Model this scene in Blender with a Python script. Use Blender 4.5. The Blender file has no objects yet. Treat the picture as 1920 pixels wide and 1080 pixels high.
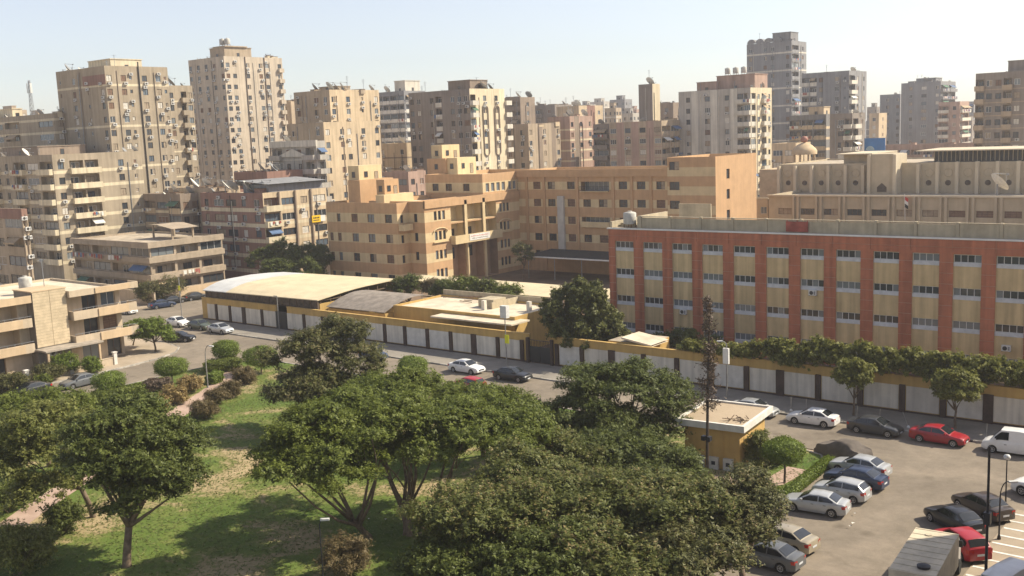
import bpy, bmesh, math, random
import numpy as np
from mathutils import Vector, Matrix
rnd = random.Random(7)
sc = bpy.context.scene
COL = sc.collection
# ------------------------------------------------------------------ camera (solved from the street grid's vanishing points)
HAZE = 0.00027
CAM_H = 27.0
FPX = 1950.0                                   # focal length in pixels of the 1920 wide photograph
RM = np.array([[0.7811513, 0.62302828, -0.04047728],
               [0.06115776, -0.14087729, -0.98813629],
               [-0.62133918, 0.76940844, -0.14814949]])   # rows: right, down, forward
cam = bpy.data.cameras.new('camera')
cam.sensor_width = 36.0
cam.lens = 36.0 * FPX / 1920.0
cam.clip_start = 0.5
cam.clip_end = 6000
cob = bpy.data.objects.new('camera', cam)
COL.objects.link(cob)
m = Matrix.Identity(4)
for i in range(3):
    m[i][0] = RM[0][i]; m[i][1] = -RM[1][i]; m[i][2] = -RM[2][i]
m[0][3], m[1][3], m[2][3] = 0, 0, CAM_H
cob.matrix_world = m
sc.camera = cob
# ------------------------------------------------------------------ sky, sun, exposure
SUN = Vector((0.74, 0.88, 1.02)).normalized()   # towards the sun
SUN_EL = math.asin(SUN.z)
SUN_AZ = math.atan2(SUN.x, SUN.y)               # clockwise from +Y
w = bpy.data.worlds.new('World'); sc.world = w; w.use_nodes = True
nt = w.node_tree
bg = nt.nodes['Background']
sky = nt.nodes.new('ShaderNodeTexSky')
sky.sky_type = 'NISHITA'; sky.sun_disc = False
sky.sun_elevation = SUN_EL; sky.sun_rotation = SUN_AZ
sky.altitude = 50; sky.air_density = 1.0; sky.dust_density = 0.9; sky.ozone_density = 2.0
hs = nt.nodes.new('ShaderNodeHueSaturation'); hs.inputs['Saturation'].default_value = 0.55
nt.links.new(sky.outputs[0], hs.inputs['Color']); hs.inputs['Hue'].default_value = 0.515; nt.links.new(hs.outputs[0], bg.inputs[0])
bg.inputs[1].default_value = 0.115
sl = bpy.data.lights.new('sun', 'SUN'); sl.energy = 5.0; sl.angle = math.radians(0.53); sl.color = (1.0, 0.90, 0.72)
so = bpy.data.objects.new('sun', sl); COL.objects.link(so)
so.rotation_euler = SUN.to_track_quat('Z', 'Y').to_euler()
so.location = (0, 0, 200)
sc.view_settings.view_transform = 'Standard'; sc.view_settings.look = 'None'
sc.view_settings.exposure = 0.62; sc.view_settings.gamma = 1.0; sc.view_settings.use_curve_mapping = False
sc.render.engine = 'CYCLES'
sc.cycles.use_denoising = True
sc.cycles.max_bounces = 6; sc.cycles.diffuse_bounces = 3; sc.cycles.glossy_bounces = 2
sc.cycles.transmission_bounces = 3; sc.cycles.volume_bounces = 1; sc.cycles.transparent_max_bounces = 4
sc.cycles.caustics_reflective = False; sc.cycles.caustics_refractive = False
# ------------------------------------------------------------------ pixel -> place
def ray(px, py):
    c = np.array([px - 960.0, py - 540.0, FPX]); c /= np.linalg.norm(c)
    return RM.T @ c
def onz(px, py, z=0.0):
    d = ray(px, py); t = (z - CAM_H) / d[2]; return Vector((t * d[0], t * d[1], z))
def onx(px, py, x):
    d = ray(px, py); t = x / d[0]; return Vector((x, t * d[1], CAM_H + t * d[2]))
def ony(px, py, y):
    d = ray(px, py); t = y / d[1]; return Vector((t * d[0], y, CAM_H + t * d[2]))
def atd(px, py, D):
    d = ray(px, py); t = D / math.hypot(d[0], d[1]); return Vector((t * d[0], t * d[1], CAM_H + t * d[2]))
def block(xl, xc, xr, yt, D):
    """corner column xc seen at top row yt at ground distance D; xl / xr = ends of the south and the east face"""
    P = atd(xc, yt, D)
    return ony(xl, yt, P.y).x, P.x, P.y, onx(xr, yt, P.x).y, P.z
# ------------------------------------------------------------------ materials
MATS = {}
def principled(name):
    mt = bpy.data.materials.new(name); mt.use_nodes = True
    return mt, mt.node_tree, mt.node_tree.nodes['Principled BSDF']
def mat(name, col, rough=0.8, var=0.12, scale=0.6, streak=0.0, bump=0.0, bscale=8.0, metal=0.0, spec=0.3, coat=0.0, tint=None):
    """procedural paint / plaster: blotches + rain streaks + fine grain, in world space"""
    if name in MATS: return MATS[name]
    mt, t, b = principled(name)
    N, L = t.nodes, t.links
    b.inputs['Roughness'].default_value = rough
    b.inputs['Metallic'].default_value = metal
    b.inputs['Specular IOR Level'].default_value = spec
    b.inputs['Coat Weight'].default_value = coat
    b.inputs['Coat Roughness'].default_value = 0.06
    if var <= 0:
        b.inputs['Base Color'].default_value = (*col, 1)
    else:
        g = N.new('ShaderNodeNewGeometry')
        n1 = N.new('ShaderNodeTexNoise'); n1.inputs['Scale'].default_value = scale; n1.inputs['Detail'].default_value = 5; n1.inputs['Roughness'].default_value = 0.65
        L.new(g.outputs['Position'], n1.inputs['Vector'])
        fac = n1.outputs['Fac']
        if streak > 0:
            mp = N.new('ShaderNodeMapping'); mp.inputs['Scale'].default_value = (1.6, 1.6, 0.09)
            L.new(g.outputs['Position'], mp.inputs['Vector'])
            n2 = N.new('ShaderNodeTexNoise'); n2.inputs['Scale'].default_value = 1.0; n2.inputs['Detail'].default_value = 4
            L.new(mp.outputs[0], n2.inputs['Vector'])
            mx = N.new('ShaderNodeMix'); mx.data_type = 'FLOAT'; mx.inputs[0].default_value = streak
            L.new(n1.outputs['Fac'], mx.inputs[2]); L.new(n2.outputs['Fac'], mx.inputs[3])
            fac = mx.outputs[0]
        r = N.new('ShaderNodeValToRGB')
        d = tint if tint else tuple(c * (1 - 1.9 * var) for c in col)
        r.color_ramp.elements[0].position = 0.32; r.color_ramp.elements[0].color = (*d, 1)
        r.color_ramp.elements[1].position = 0.66; r.color_ramp.elements[1].color = (*[min(c * (1 + 0.8 * var), 0.9) for c in col], 1)
        L.new(fac, r.inputs[0]); L.new(r.outputs[0], b.inputs['Base Color'])
    if bump > 0:
        g2 = N.new('ShaderNodeNewGeometry')
        n3 = N.new('ShaderNodeTexNoise'); n3.inputs['Scale'].default_value = bscale; n3.inputs['Detail'].default_value = 3
        L.new(g2.outputs['Position'], n3.inputs['Vector'])
        bp = N.new('ShaderNodeBump'); bp.inputs['Strength'].default_value = bump; bp.inputs['Distance'].default_value = 0.05
        L.new(n3.outputs['Fac'], bp.inputs['Height']); L.new(bp.outputs[0], b.inputs['Normal'])
    MATS[name] = mt
    return mt
def leafmat(name, dark, light, trans=0.25, yellow=None):
    if name in MATS: return MATS[name]
    mt, t, b = principled(name)
    N, L = t.nodes, t.links
    g = N.new('ShaderNodeNewGeometry')
    n = N.new('ShaderNodeTexNoise'); n.inputs['Scale'].default_value = 0.45; n.inputs['Detail'].default_value = 3
    L.new(g.outputs['Position'], n.inputs['Vector'])
    mx = N.new('ShaderNodeMath'); mx.operation = 'MULTIPLY_ADD'
    L.new(g.outputs['Random Per Island'], mx.inputs[0]); mx.inputs[1].default_value = 0.65
    ad = N.new('ShaderNodeMath'); ad.operation = 'MULTIPLY'; L.new(n.outputs['Fac'], ad.inputs[0]); ad.inputs[1].default_value = 0.55
    L.new(ad.outputs[0], mx.inputs[2])
    r = N.new('ShaderNodeValToRGB')
    r.color_ramp.elements[0].position = 0.15; r.color_ramp.elements[0].color = (*dark, 1)
    r.color_ramp.elements[1].position = 0.8; r.color_ramp.elements[1].color = (*light, 1)
    if yellow:
        e = r.color_ramp.elements.new(0.92); e.color = (*yellow, 1)
    L.new(mx.outputs[0], r.inputs[0]); L.new(r.outputs[0], b.inputs['Base Color'])
    b.inputs['Roughness'].default_value = 0.55; b.inputs['Specular IOR Level'].default_value = 0.25
    tr = N.new('ShaderNodeBsdfTranslucent'); L.new(r.outputs[0], tr.inputs[0])
    ms = N.new('ShaderNodeMixShader'); ms.inputs[0].default_value = trans
    L.new(b.outputs[0], ms.inputs[1]); L.new(tr.outputs[0], ms.inputs[2])
    L.new(ms.outputs[0], N['Material Output'].inputs['Surface'])
    MATS[name] = mt
    return mt
def M(n): return MATS[n]
# ------------------------------------------------------------------ mesh helpers
class MB:
    """collects quads / boxes / tubes into ONE mesh"""
    def __init__(s): s.v = []; s.f = []; s.m = []
    def quad(s, a, b, c, d, mi=0):
        n = len(s.v); s.v += [tuple(a), tuple(b), tuple(c), tuple(d)]; s.f.append((n, n + 1, n + 2, n + 3)); s.m.append(mi)
    def poly(s, pts, mi=0):
        n = len(s.v); s.v += [tuple(p) for p in pts]; s.f.append(tuple(range(n, n + len(pts)))); s.m.append(mi)
    def box(s, x0, x1, y0, y1, z0, z1, mi=0, skip=''):
        n = len(s.v)
        s.v += [(x0, y0, z0), (x1, y0, z0), (x1, y1, z0), (x0, y1, z0), (x0, y0, z1), (x1, y0, z1), (x1, y1, z1), (x0, y1, z1)]
        F = dict(b=(3, 2, 1, 0), t=(4, 5, 6, 7), s=(0, 1, 5, 4), e=(1, 2, 6, 5), n=(2, 3, 7, 6), w=(3, 0, 4, 7))
        for k, q in F.items():
            if k in skip: continue
            s.f.append(tuple(n + i for i in q)); s.m.append(mi)
        return s
    def tube(s, pts, rad, seg=8, mi=0, cap=True):
        pts = [Vector(p) for p in pts]
        if not hasattr(rad, '__len__'): rad = [rad] * len(pts)
        n0 = len(s.v)
        for i, p in enumerate(pts):
            d = (pts[min(i + 1, len(pts) - 1)] - pts[max(i - 1, 0)])
            d = d.normalized() if d.length > 1e-9 else Vector((0, 0, 1))
            a = d.cross(Vector((0.31, 0.95, 0.02))); a = a.normalized() if a.length > 1e-3 else d.cross(Vector((1, 0, 0))).normalized()
            b = d.cross(a)
            for k in range(seg):
                t = 2 * math.pi * k / seg
                s.v.append(tuple(p + (a * math.cos(t) + b * math.sin(t)) * rad[i]))
        for i in range(len(pts) - 1):
            for k in range(seg):
                a0 = n0 + i * seg + k; a1 = n0 + i * seg + (k + 1) % seg
                s.f.append((a0, a1, a1 + seg, a0 + seg)); s.m.append(mi)
        if cap:
            s.f.append(tuple(n0 + k for k in range(seg))[::-1]); s.m.append(mi)
            e = n0 + (len(pts) - 1) * seg
            s.f.append(tuple(e + k for k in range(seg))); s.m.append(mi)
        return s
    def lathe(s, prof, seg=16, mi=0, c=(0, 0, 0)):
        n0 = len(s.v)
        for r, z in prof:
            for k in range(seg):
                t = 2 * math.pi * k / seg
                s.v.append((c[0] + r * math.cos(t), c[1] + r * math.sin(t), c[2] + z))
        for i in range(len(prof) - 1):
            for k in range(seg):
                a0 = n0 + i * seg + k; a1 = n0 + i * seg + (k + 1) % seg
                s.f.append((a0, a1, a1 + seg, a0 + seg)); s.m.append(mi)
        return s
    def mesh(s, name, mats, smooth=False, sharp=None):
        me = bpy.data.meshes.new(name)
        me.from_pydata(s.v, [], s.f)
        for mt in (mats if isinstance(mats, (list, tuple)) else [mats]):
            me.materials.append(M(mt) if isinstance(mt, str) else mt)
        if len(set(s.m)) > 1: me.polygons.foreach_set('material_index', s.m)
        if smooth:
            me.polygons.foreach_set('use_smooth', [True] * len(me.polygons))
            if sharp: me.set_sharp_from_angle(angle=math.radians(sharp))
        me.update()
        return me
    def build(s, name, mats, parent=None, loc=None, **kw):
        return link(name, s.mesh(name, mats, **kw), parent, loc)
def link(name, me, parent=None, loc=None, rotz=0.0):
    o = bpy.data.objects.new(name, me); COL.objects.link(o)
    if parent is not None:
        o.parent = parent
    if loc is not None: o.location = loc
    if rotz: o.rotation_euler = (0, 0, rotz)
    return o
def tag(o, label, cat, group=None):
    o['label'] = label; o['category'] = cat
    if group: o['group'] = group
    return o
def thing(name, label, cat, loc=(0, 0, 0), rotz=0.0, group=None):
    o = bpy.data.objects.new(name, None); COL.objects.link(o)
    o.empty_display_size = 0.3
    o.location = loc; o.rotation_euler = (0, 0, rotz)
    return tag(o, label, cat, group)
def struct(o):
    o['kind'] = 'structure'; return o
def dup(root, loc=None, rotz=None, label=None):
    r = root.copy(); COL.objects.link(r)
    if loc is not None: r.location = loc
    if rotz is not None: r.rotation_euler = (0, 0, rotz)
    if label: r['label'] = label
    for ch in list(root.children):
        c = ch.copy(); COL.objects.link(c); c.parent = r
        for g in list(ch.children):
            d = g.copy(); COL.objects.link(d); d.parent = c
    return r
# palette -------------------------------------------------------------------------------------------------
mat('glass_dark', (0.035, 0.042, 0.05), 0.12, 0.0, spec=0.6)
mat('glass_blue', (0.09, 0.12, 0.15), 0.1, 0.0, spec=0.6)
mat('glass_grey', (0.16, 0.18, 0.19), 0.15, 0.0, spec=0.6)
mat('frame_white', (0.62, 0.61, 0.58), 0.5, 0.08, 2.0)
mat('frame_brown', (0.13, 0.075, 0.045), 0.6, 0.1, 2.0)
mat('frame_dark', (0.05, 0.045, 0.04), 0.5, 0.1, 2.0)
mat('shutter_tan', (0.34, 0.27, 0.19), 0.7, 0.15, 2.0)
mat('shutter_white', (0.60, 0.56, 0.48), 0.6, 0.1, 2.0)
mat('shutter_brown', (0.19, 0.115, 0.075), 0.7, 0.15, 2.0)
mat('ac_white', (0.66, 0.65, 0.61), 0.5, 0.1, 3.0)
mat('black_metal', (0.025, 0.025, 0.028), 0.45, 0.0)
mat('grey_metal', (0.30, 0.31, 0.32), 0.45, 0.15, 2.0, metal=0.4)
mat('rust_metal', (0.20, 0.12, 0.07), 0.7, 0.25, 2.0)
mat('dish_white', (0.62, 0.60, 0.54), 0.5, 0.1, 2.0)
mat('tank_grey', (.46, .44, .39), .6, .15, 2.0)
mat('dish_grey', (0.25, 0.25, 0.25), 0.6, 0.1, 2.0)
mat('cloth_green', (.09, .17, .11), .9, .15, 2.0); mat('cloth_white', (.66, .64, .58), .9, .1, 2.0); mat('cloth_tan', (.40, .30, .19), .9, .15, 2.0); mat('cloth_blue', (.10, .16, .28), .9, .15, 2.0); mat('cloth_red', (.32, .09, .07), .9, .15, 2.0)
mat('concrete', (0.36, 0.31, 0.25), 0.9, 0.2, 0.7, 0.5, 0.2)
mat('concrete_dark', (0.22, 0.19, 0.155), 0.9, 0.2, 0.7, 0.5)
mat('roof_dust', (0.44, 0.37, 0.28), 0.95, 0.22, 0.5)
mat('roof_cream', (0.62, 0.53, 0.40), 0.9, 0.15, 0.5)
mat('timber', (0.16, 0.11, 0.07), 0.8, 0.2, 3.0)
# ================================================================== building kit
def PT(side, plane, u, z, d=0.0):
    if side == 'S': return (u, plane + d, z)
    if side == 'E': return (plane - d, u, z)
    if side == 'N': return (u, plane - d, z)
    return (plane + d, u, z)
ROT = dict(S=0.0, E=math.pi / 2, N=math.pi, W=-math.pi / 2)
def facade(mb, side, plane, u0, u1, z0, z1, ops, matfn=None, zc=(), uc=(), reveal=0):
    """wall sheet with real recessed openings; ops = (u0,u1,z0,z1,depth,back material index or None)"""
    us = sorted({round(x, 3) for x in [u0, u1, *uc, *[o[0] for o in ops], *[o[1] for o in ops]] if u0 - 1e-6 <= x <= u1 + 1e-6})
    zs = sorted({round(x, 3) for x in [z0, z1, *zc, *[o[2] for o in ops], *[o[3] for o in ops]] if z0 - 1e-6 <= x <= z1 + 1e-6})
    def hole(u, z):
        for o in ops:
            if o[0] < u < o[1] and o[2] < z < o[3]: return True
        return False
    for j in range(len(zs) - 1):
        zm = (zs[j] + zs[j + 1]) / 2
        run = None
        for i in range(len(us) - 1):
            um = (us[i] + us[i + 1]) / 2
            k = None if hole(um, zm) else (matfn(um, zm) if matfn else 0)
            if run and run[2] == k and k is not None: run[1] = us[i + 1]; continue
            if run and run[2] is not None:
                mb.quad(PT(side, plane, run[0], zs[j]), PT(side, plane, run[1], zs[j]), PT(side, plane, run[1], zs[j + 1]), PT(side, plane, run[0], zs[j + 1]), run[2])
            run = [us[i], us[i + 1], k]
        if run and run[2] is not None:
            mb.quad(PT(side, plane, run[0], zs[j]), PT(side, plane, run[1], zs[j]), PT(side, plane, run[1], zs[j + 1]), PT(side, plane, run[0], zs[j + 1]), run[2])
    for a, b, c, e, d, bk in ops:
        P = lambda u, z, dd: PT(side, plane, u, z, dd)
        r = reveal if bk is None else bk
        mb.quad(P(a, c, 0), P(a, c, d), P(a, e, d), P(a, e, 0), r)
        mb.quad(P(b, c, d), P(b, c, 0), P(b, e, 0), P(b, e, d), r)
        mb.quad(P(a, c, 0), P(b, c, 0), P(b, c, d), P(a, c, d), r)
        mb.quad(P(a, e, d), P(b, e, d), P(b, e, 0), P(a, e, 0), r)
        if bk is not None: mb.quad(P(a, c, d), P(b, c, d), P(b, e, d), P(a, e, d), bk)
WC = {}
def window_mesh(w, h, n=2, var='dark', frame='frame_brown', bars=0):
    """frame (slot 0) + pane (slot 1) as two meshes; n = leaves side by side"""
    k = (round(w, 2), round(h, 2), n, var, frame, bars)
    if k in WC: return WC[k]
    f = MB(); t = 0.06
    f.box(-w / 2, w / 2, -0.05, 0.0, 0, t); f.box(-w / 2, w / 2, -0.05, 0.0, h - t, h)
    f.box(-w / 2, -w / 2 + t, -0.05, 0, t, h - t); f.box(w / 2 - t, w / 2, -0.05, 0, t, h - t)
    for i in range(1, n):
        x = -w / 2 + w * i / n; f.box(x - t / 2, x + t / 2, -0.05, 0, t, h - t)
    for i in range(1, bars + 1):
        z = h * i / (bars + 1); f.box(-w / 2 + t, w / 2 - t, -0.045, 0, z - .02, z + .02)
    p = MB()
    if var.startswith('shutter'):
        ns = max(3, int(h / 0.3))
        for i in range(ns):
            a = t + (h - 2 * t) * i / ns; b = t + (h - 2 * t) * (i + 1) / ns - 0.02
            p.box(-w / 2 + t, w / 2 - t, -0.035, -0.005, a, b, 0, 'n')
        pm = var
    elif var == 'half':
        p.quad((-w / 2, -0.01, 0), (0, -0.01, 0), (0, -0.01, h), (-w / 2, -0.01, h), 0)
        p.quad((0, -0.03, 0), (w / 2, -0.03, 0), (w / 2, -0.03, h), (0, -0.03, h), 1)
        pm = ['glass_dark', 'shutter_tan']
    else:
        p.quad((-w / 2, -0.01, 0), (w / 2, -0.01, 0), (w / 2, -0.01, h), (-w / 2, -0.01, h))
        pm = dict(dark='glass_dark', blue='glass_blue', grey='glass_grey')[var]
    fm = f.mesh('window', frame); pmn = p.mesh('pane', pm)
    # one-mesh version for far windows
    c = MB(); c.v = f.v + p.v; nf = len(f.v)
    c.f = f.f + [tuple(i + nf for i in q) for q in p.f]; c.m = [0] * len(f.f) + [1 + i for i in p.m]
    cm = c.mesh('window', [frame] + (pm if isinstance(pm, list) else [pm]))
    WC[k] = (fm, pmn, cm)
    return WC[k]
BC = {}
def balcony_mesh(w, d, h, mt, rail=False, cap=None):
    k = (round(w, 2), round(d, 2), round(h, 2), mt, rail, cap)
    if k in BC: return BC[k]
    b = MB(); b.box(-w / 2, w / 2, -d, 0.0, -0.15, 0.0)
    if rail:
        b.box(-w / 2, w / 2, -d, -d + .05, h - .05, h, 1); b.box(-w / 2, w / 2, -d, -d + .05, .1, .14, 1)
        for s in (-1, 1): b.box(s * (w / 2 - .03) - .03, s * (w / 2 - .03) + .03, -d + .05, 0, h - .05, h, 1)
        n = max(4, int(w / .28))
        for i in range(n + 1):
            x = -w / 2 + .03 + (w - .06) * i / n; b.box(x - .02, x + .02, -d + .01, -d + .04, 0, h - .05, 1)
    else:
        b.box(-w / 2, w / 2, -d, -d + .12, 0, h); b.box(-w / 2, -w / 2 + .12, -d + .12, 0, 0, h); b.box(w / 2 - .12, w / 2, -d + .12, 0, 0, h)
        if cap: b.box(-w / 2 - .03, w / 2 + .03, -d - .03, -d + .16, h, h + .06, 1)
    BC[k] = b.mesh('balcony', [mt, cap or ('black_metal' if rail else mt)])
    return BC[k]
def ac_mesh():
    if 'ac' in BC: return BC['ac']
    b = MB(); b.box(-.42, .42, -.42, -.08, 0, .58)
    b.box(-.4, -.34, -.4, 0, -.06, 0, 1); b.box(.34, .4, -.4, 0, -.06, 0, 1)
    n = len(b.v); 
    ring = [(-.1 + .23 * math.cos(t * math.pi / 5), -.425, .29 + .23 * math.sin(t * math.pi / 5)) for t in range(10)]
    b.poly(ring, 1); b.box(.18, .36, -.427, -.42, .1, .48, 2)
    BC['ac'] = b.mesh('air_conditioner', ['ac_white', 'frame_dark', 'dish_grey'])
    return BC['ac']
def dish_mesh(mt):
    k = 'dish' + mt
    if k in BC: return BC[k]
    b = MB()
    prof = [(0.02, 0.0), (0.35, 0.04), (0.7, 0.15), (1.0, 0.3)]
    t = math.radians(50)                       # bowl axis tilted: faces -y and up
    def tr(v): x, y, z = v; return (x, -math.sin(t) * z + math.cos(t) * y, 1.25 + math.cos(t) * z + math.sin(t) * y)
    q = MB(); q.lathe(prof, 14); b.v = [tr(v) for v in q.v]; b.f = list(q.f); b.m = [0] * len(q.f)
    b.tube([(0, 0, 0), (0, 0, 1.2)], .07, 6, 1)
    b.tube([tr((0, 1.0, .3)), tr((0, 0.1, 1.15))], .03, 4, 1); b.tube([tr((0.0, -0.9, .27)), tr((0, 0.1, 1.15))], .02, 4, 1)
    b.box(-.09, .09, -1.02, -.84, 1.98, 2.14, 1)
    b.box(-.3, .3, -.3, .3, 0, .06, 1)
    BC[k] = b.mesh('satellite_dish', [mt, 'dish_grey'], smooth=True, sharp=40)
    return BC[k]
def tank_mesh():
    if 'tank' in BC: return BC['tank']
    b = MB(); b.lathe([(0, .5), (.75, .5), (.78, .6), (.78, 1.9), (.7, 2.0), (.25, 2.12), (.25, 2.2), (0, 2.2)], 14)
    for s in (-1, 1):
        for q in (-1, 1): b.box(s * .5 - .05, s * .5 + .05, q * .5 - .05, q * .5 + .05, 0, .5, 1)
    BC['tank'] = b.mesh('water_tank', ['tank_grey', 'rust_metal'], smooth=True, sharp=40)
    return BC['tank']
class Building:
    def __init__(s, name, label, x0, x1, y0, y1, zt, mats, cat='building', group=None, z0=0.0, parapet=0.9, roof='roof_dust', short=None):
        s.x0, s.x1, s.y0, s.y1, s.zt, s.z0, s.mats, s.parapet, s.roofm = x0, x1, y0, y1, zt, z0, mats, parapet, roof
        s.c = Vector(((x0 + x1) / 2, (y0 + y1) / 2, 0))
        s.root = thing(name, label, cat, s.c, group=group)
        s.mb = MB(); s.short = short or label
    def loc(s, p): return Vector(p) - s.c
    def part(s, name, mb, mats, parent=None, **kw):
        o = s.c if parent is None else Vector((0, 0, 0))
        mb.v = [(v[0] - s.c.x, v[1] - s.c.y, v[2]) for v in mb.v] if parent is None else mb.v
        return mb.build(name, mats, parent or s.root, **kw)
    def window(s, side, plane, u, z, w, h, d=0.12, n=2, var='dark', frame='frame_brown', near=False, bars=0, name='window', split=0):
        f, p, c = window_mesh(w, h, n, var, frame, bars)
        L = s.loc(PT(side, plane, u, z, d - .005))
        if near:
            o = link(name, f, s.root, L, ROT[side])
            if split:
                pw = w / split
                _, pp, _ = window_mesh(pw - .06, h - .1, 1, var, frame)
                for i in range(split): link('pane', pp if rnd.random() > .25 else window_mesh(pw - .06, h - .1, 1, 'grey', frame)[1], o, (-w / 2 + pw * (i + .5), -.004, .05))
            else: link('pane', p, o)
        else: o = link(name, c, s.root, L, ROT[side])
        return o
    def balcony(s, side, plane, u, z, w, d=.9, h=1.0, mt=None, rail=False, cap=None):
        return link('balcony', balcony_mesh(w, d, h, mt or s.mats[0], rail, cap), s.root, s.loc(PT(side, plane, u, z)), ROT[side])
    def ac(s, side, plane, u, z): link('air_conditioner', ac_mesh(), s.root, s.loc(PT(side, plane, u, z)), ROT[side])
    def shell(s, sides='NW', z1=None):
        zt = s.zt
        for sd in sides:
            pl = dict(S=s.y0, N=s.y1, E=s.x1, W=s.x0)[sd]; a, b = (s.x0, s.x1) if sd in 'SN' else (s.y0, s.y1)
            s.mb.quad(PT(sd, pl, a, s.z0), PT(sd, pl, b, s.z0), PT(sd, pl, b, zt), PT(sd, pl, a, zt), 0)
    def finish(s, wallname='wall'):
        t = .22; x0, x1, y0, y1, zt, q = s.x0, s.x1, s.y0, s.y1, s.zt, s.mb
        zr = zt - s.parapet
        if s.parapet > 0.05:
            for a, b, c, d in ((x0, x1, y0, y0 + t), (x0, x1, y1 - t, y1), (x0, x0 + t, y0 + t, y1 - t), (x1 - t, x1, y0 + t, y1 - t)):
                q.quad((a, c, zt), (b, c, zt), (b, d, zt), (a, d, zt), 0)
            i0, i1, j0, j1 = x0 + t, x1 - t, y0 + t, y1 - t
            for A, B in (((i0, j0), (i1, j0)), ((i1, j0), (i1, j1)), ((i1, j1), (i0, j1)), ((i0, j1), (i0, j0))):
                q.quad((*A, zr), (*B, zr), (*B, zt), (*A, zt), 0)
        else: i0, i1, j0, j1 = x0, x1, y0, y1
        r = MB(); r.quad((i0, j0, zr), (i1, j0, zr), (i1, j1, zr), (i0, j1, zr))
        s.part('roof', r, s.roofm)
        s.part(wallname, s.mb, s.mats)
    def stair_house(s, x0, x1, y0, y1, h, mt=None, door=True, z=None, name='stair_house'):
        zr = s.zt - s.parapet if z is None else z
        b = MB()
        b.box(x0, x1, y0, y1, zr, zr + h, 0, 'b'); b.box(x0 - .15, x1 + .15, y0 - .15, y1 + .15, zr + h, zr + h + .18, 0)
        o = s.part(name, b, mt or s.mats[0])
        if door:
            f, p, c = window_mesh(.9, 2.0, 1, 'dark', 'frame_brown'); link('door', c, s.root, s.loc((x1 + .01, (y0 + y1) / 2, zr + .05)), ROT['E'])
            f, p, c = window_mesh(.9, .9, 1, 'dark', 'frame_brown'); link('window', c, s.root, s.loc(((x0 + x1) / 2, y0 - .01, zr + 1.0)), 0)
        return o
    def clutter(s, dishes=0, tanks=0, masts=0, junk=0, seed=1, zr=None):
        R = random.Random(seed); z = s.zt - s.parapet if zr is None else zr
        def spot(edge):
            if edge and R.random() < .75:
                return (R.uniform(s.x0 + 1, s.x1 - 1), s.y0 + R.uniform(.9, 2.5)) if R.random() < .5 else (s.x1 - R.uniform(.9, 2.5), R.uniform(s.y0 + 1, max(s.y0 + 1.5, s.y1 - 1)))
            return R.uniform(s.x0 + 1, s.x1 - 1), R.uniform(s.y0 + 1, max(s.y0 + 1.5, s.y1 - 1))
        for i in range(dishes):
            x, y = spot(True); sz = R.choice((.6, .7, .8, .9, 1.1, 1.35))
            o = link('satellite_dish', dish_mesh('dish_white' if R.random() < .75 else 'dish_grey'), None, (x, y, z), -SUN_AZ + math.pi + R.uniform(-.5, .5) + .3)
            o.scale = (sz, sz, sz)
            gr = 'white' if o.data.name.startswith(dish_mesh('dish_white').name) and o.data == dish_mesh('dish_white') else 'grey'
            tag(o, f"{'small' if sz < .75 else 'medium' if sz < 1 else 'large'} {gr} satellite dish on the roof of " + s.short, 'satellite dish', 'dishes on the roof of ' + s.short)
        for i in range(tanks):
            x, y = spot(False); o = link('water_tank', tank_mesh(), None, (x, y, z)); k = R.uniform(.8, 1.15); o.scale = (k, k, k)
            tag(o, 'round water tank on the roof of ' + s.short, 'water tank', 'tanks on the roof of ' + s.short)
        for i in range(masts):
            x, y = spot(False); h = R.uniform(2, 5); b = MB(); b.tube([(0, 0, 0), (0, 0, h)], .05, 5)
            for q in range(4): b.box(-.5 + q * .08, .5 - q * .08, -.02, .02, h - .3 - q * .25, h - .27 - q * .25)
            b.box(-.02, .02, -.6, .6, h - .15, h - .12)
            o = b.build('antenna', 'grey_metal', None, (x, y, z)); o.rotation_euler = (0, 0, R.uniform(0, 3))
            tag(o, 'thin television antenna on the roof of ' + s.short, 'antenna', 'antennas on the roof of ' + s.short)
        for i in range(junk):
            x, y = spot(True); b = MB(); a = R.uniform(.5, 1.6); c = R.uniform(.5, 1.2); h = R.uniform(.6, 1.6)
            b.box(x - a, x + a, y - c, y + c, z, z + h, 0, 'b'); b.box(x - a - .1, x + a + .1, y - c - .1, y + c + .1, z + h, z + h + .08, 1)
            s.part('roof_shed', b, [R.choice(s.mats[:2]), 'rust_metal'])
VARS = ['dark', 'dark', 'dark', 'blue', 'grey', 'shutter_tan', 'shutter_brown', 'shutter_white', 'half']
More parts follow.
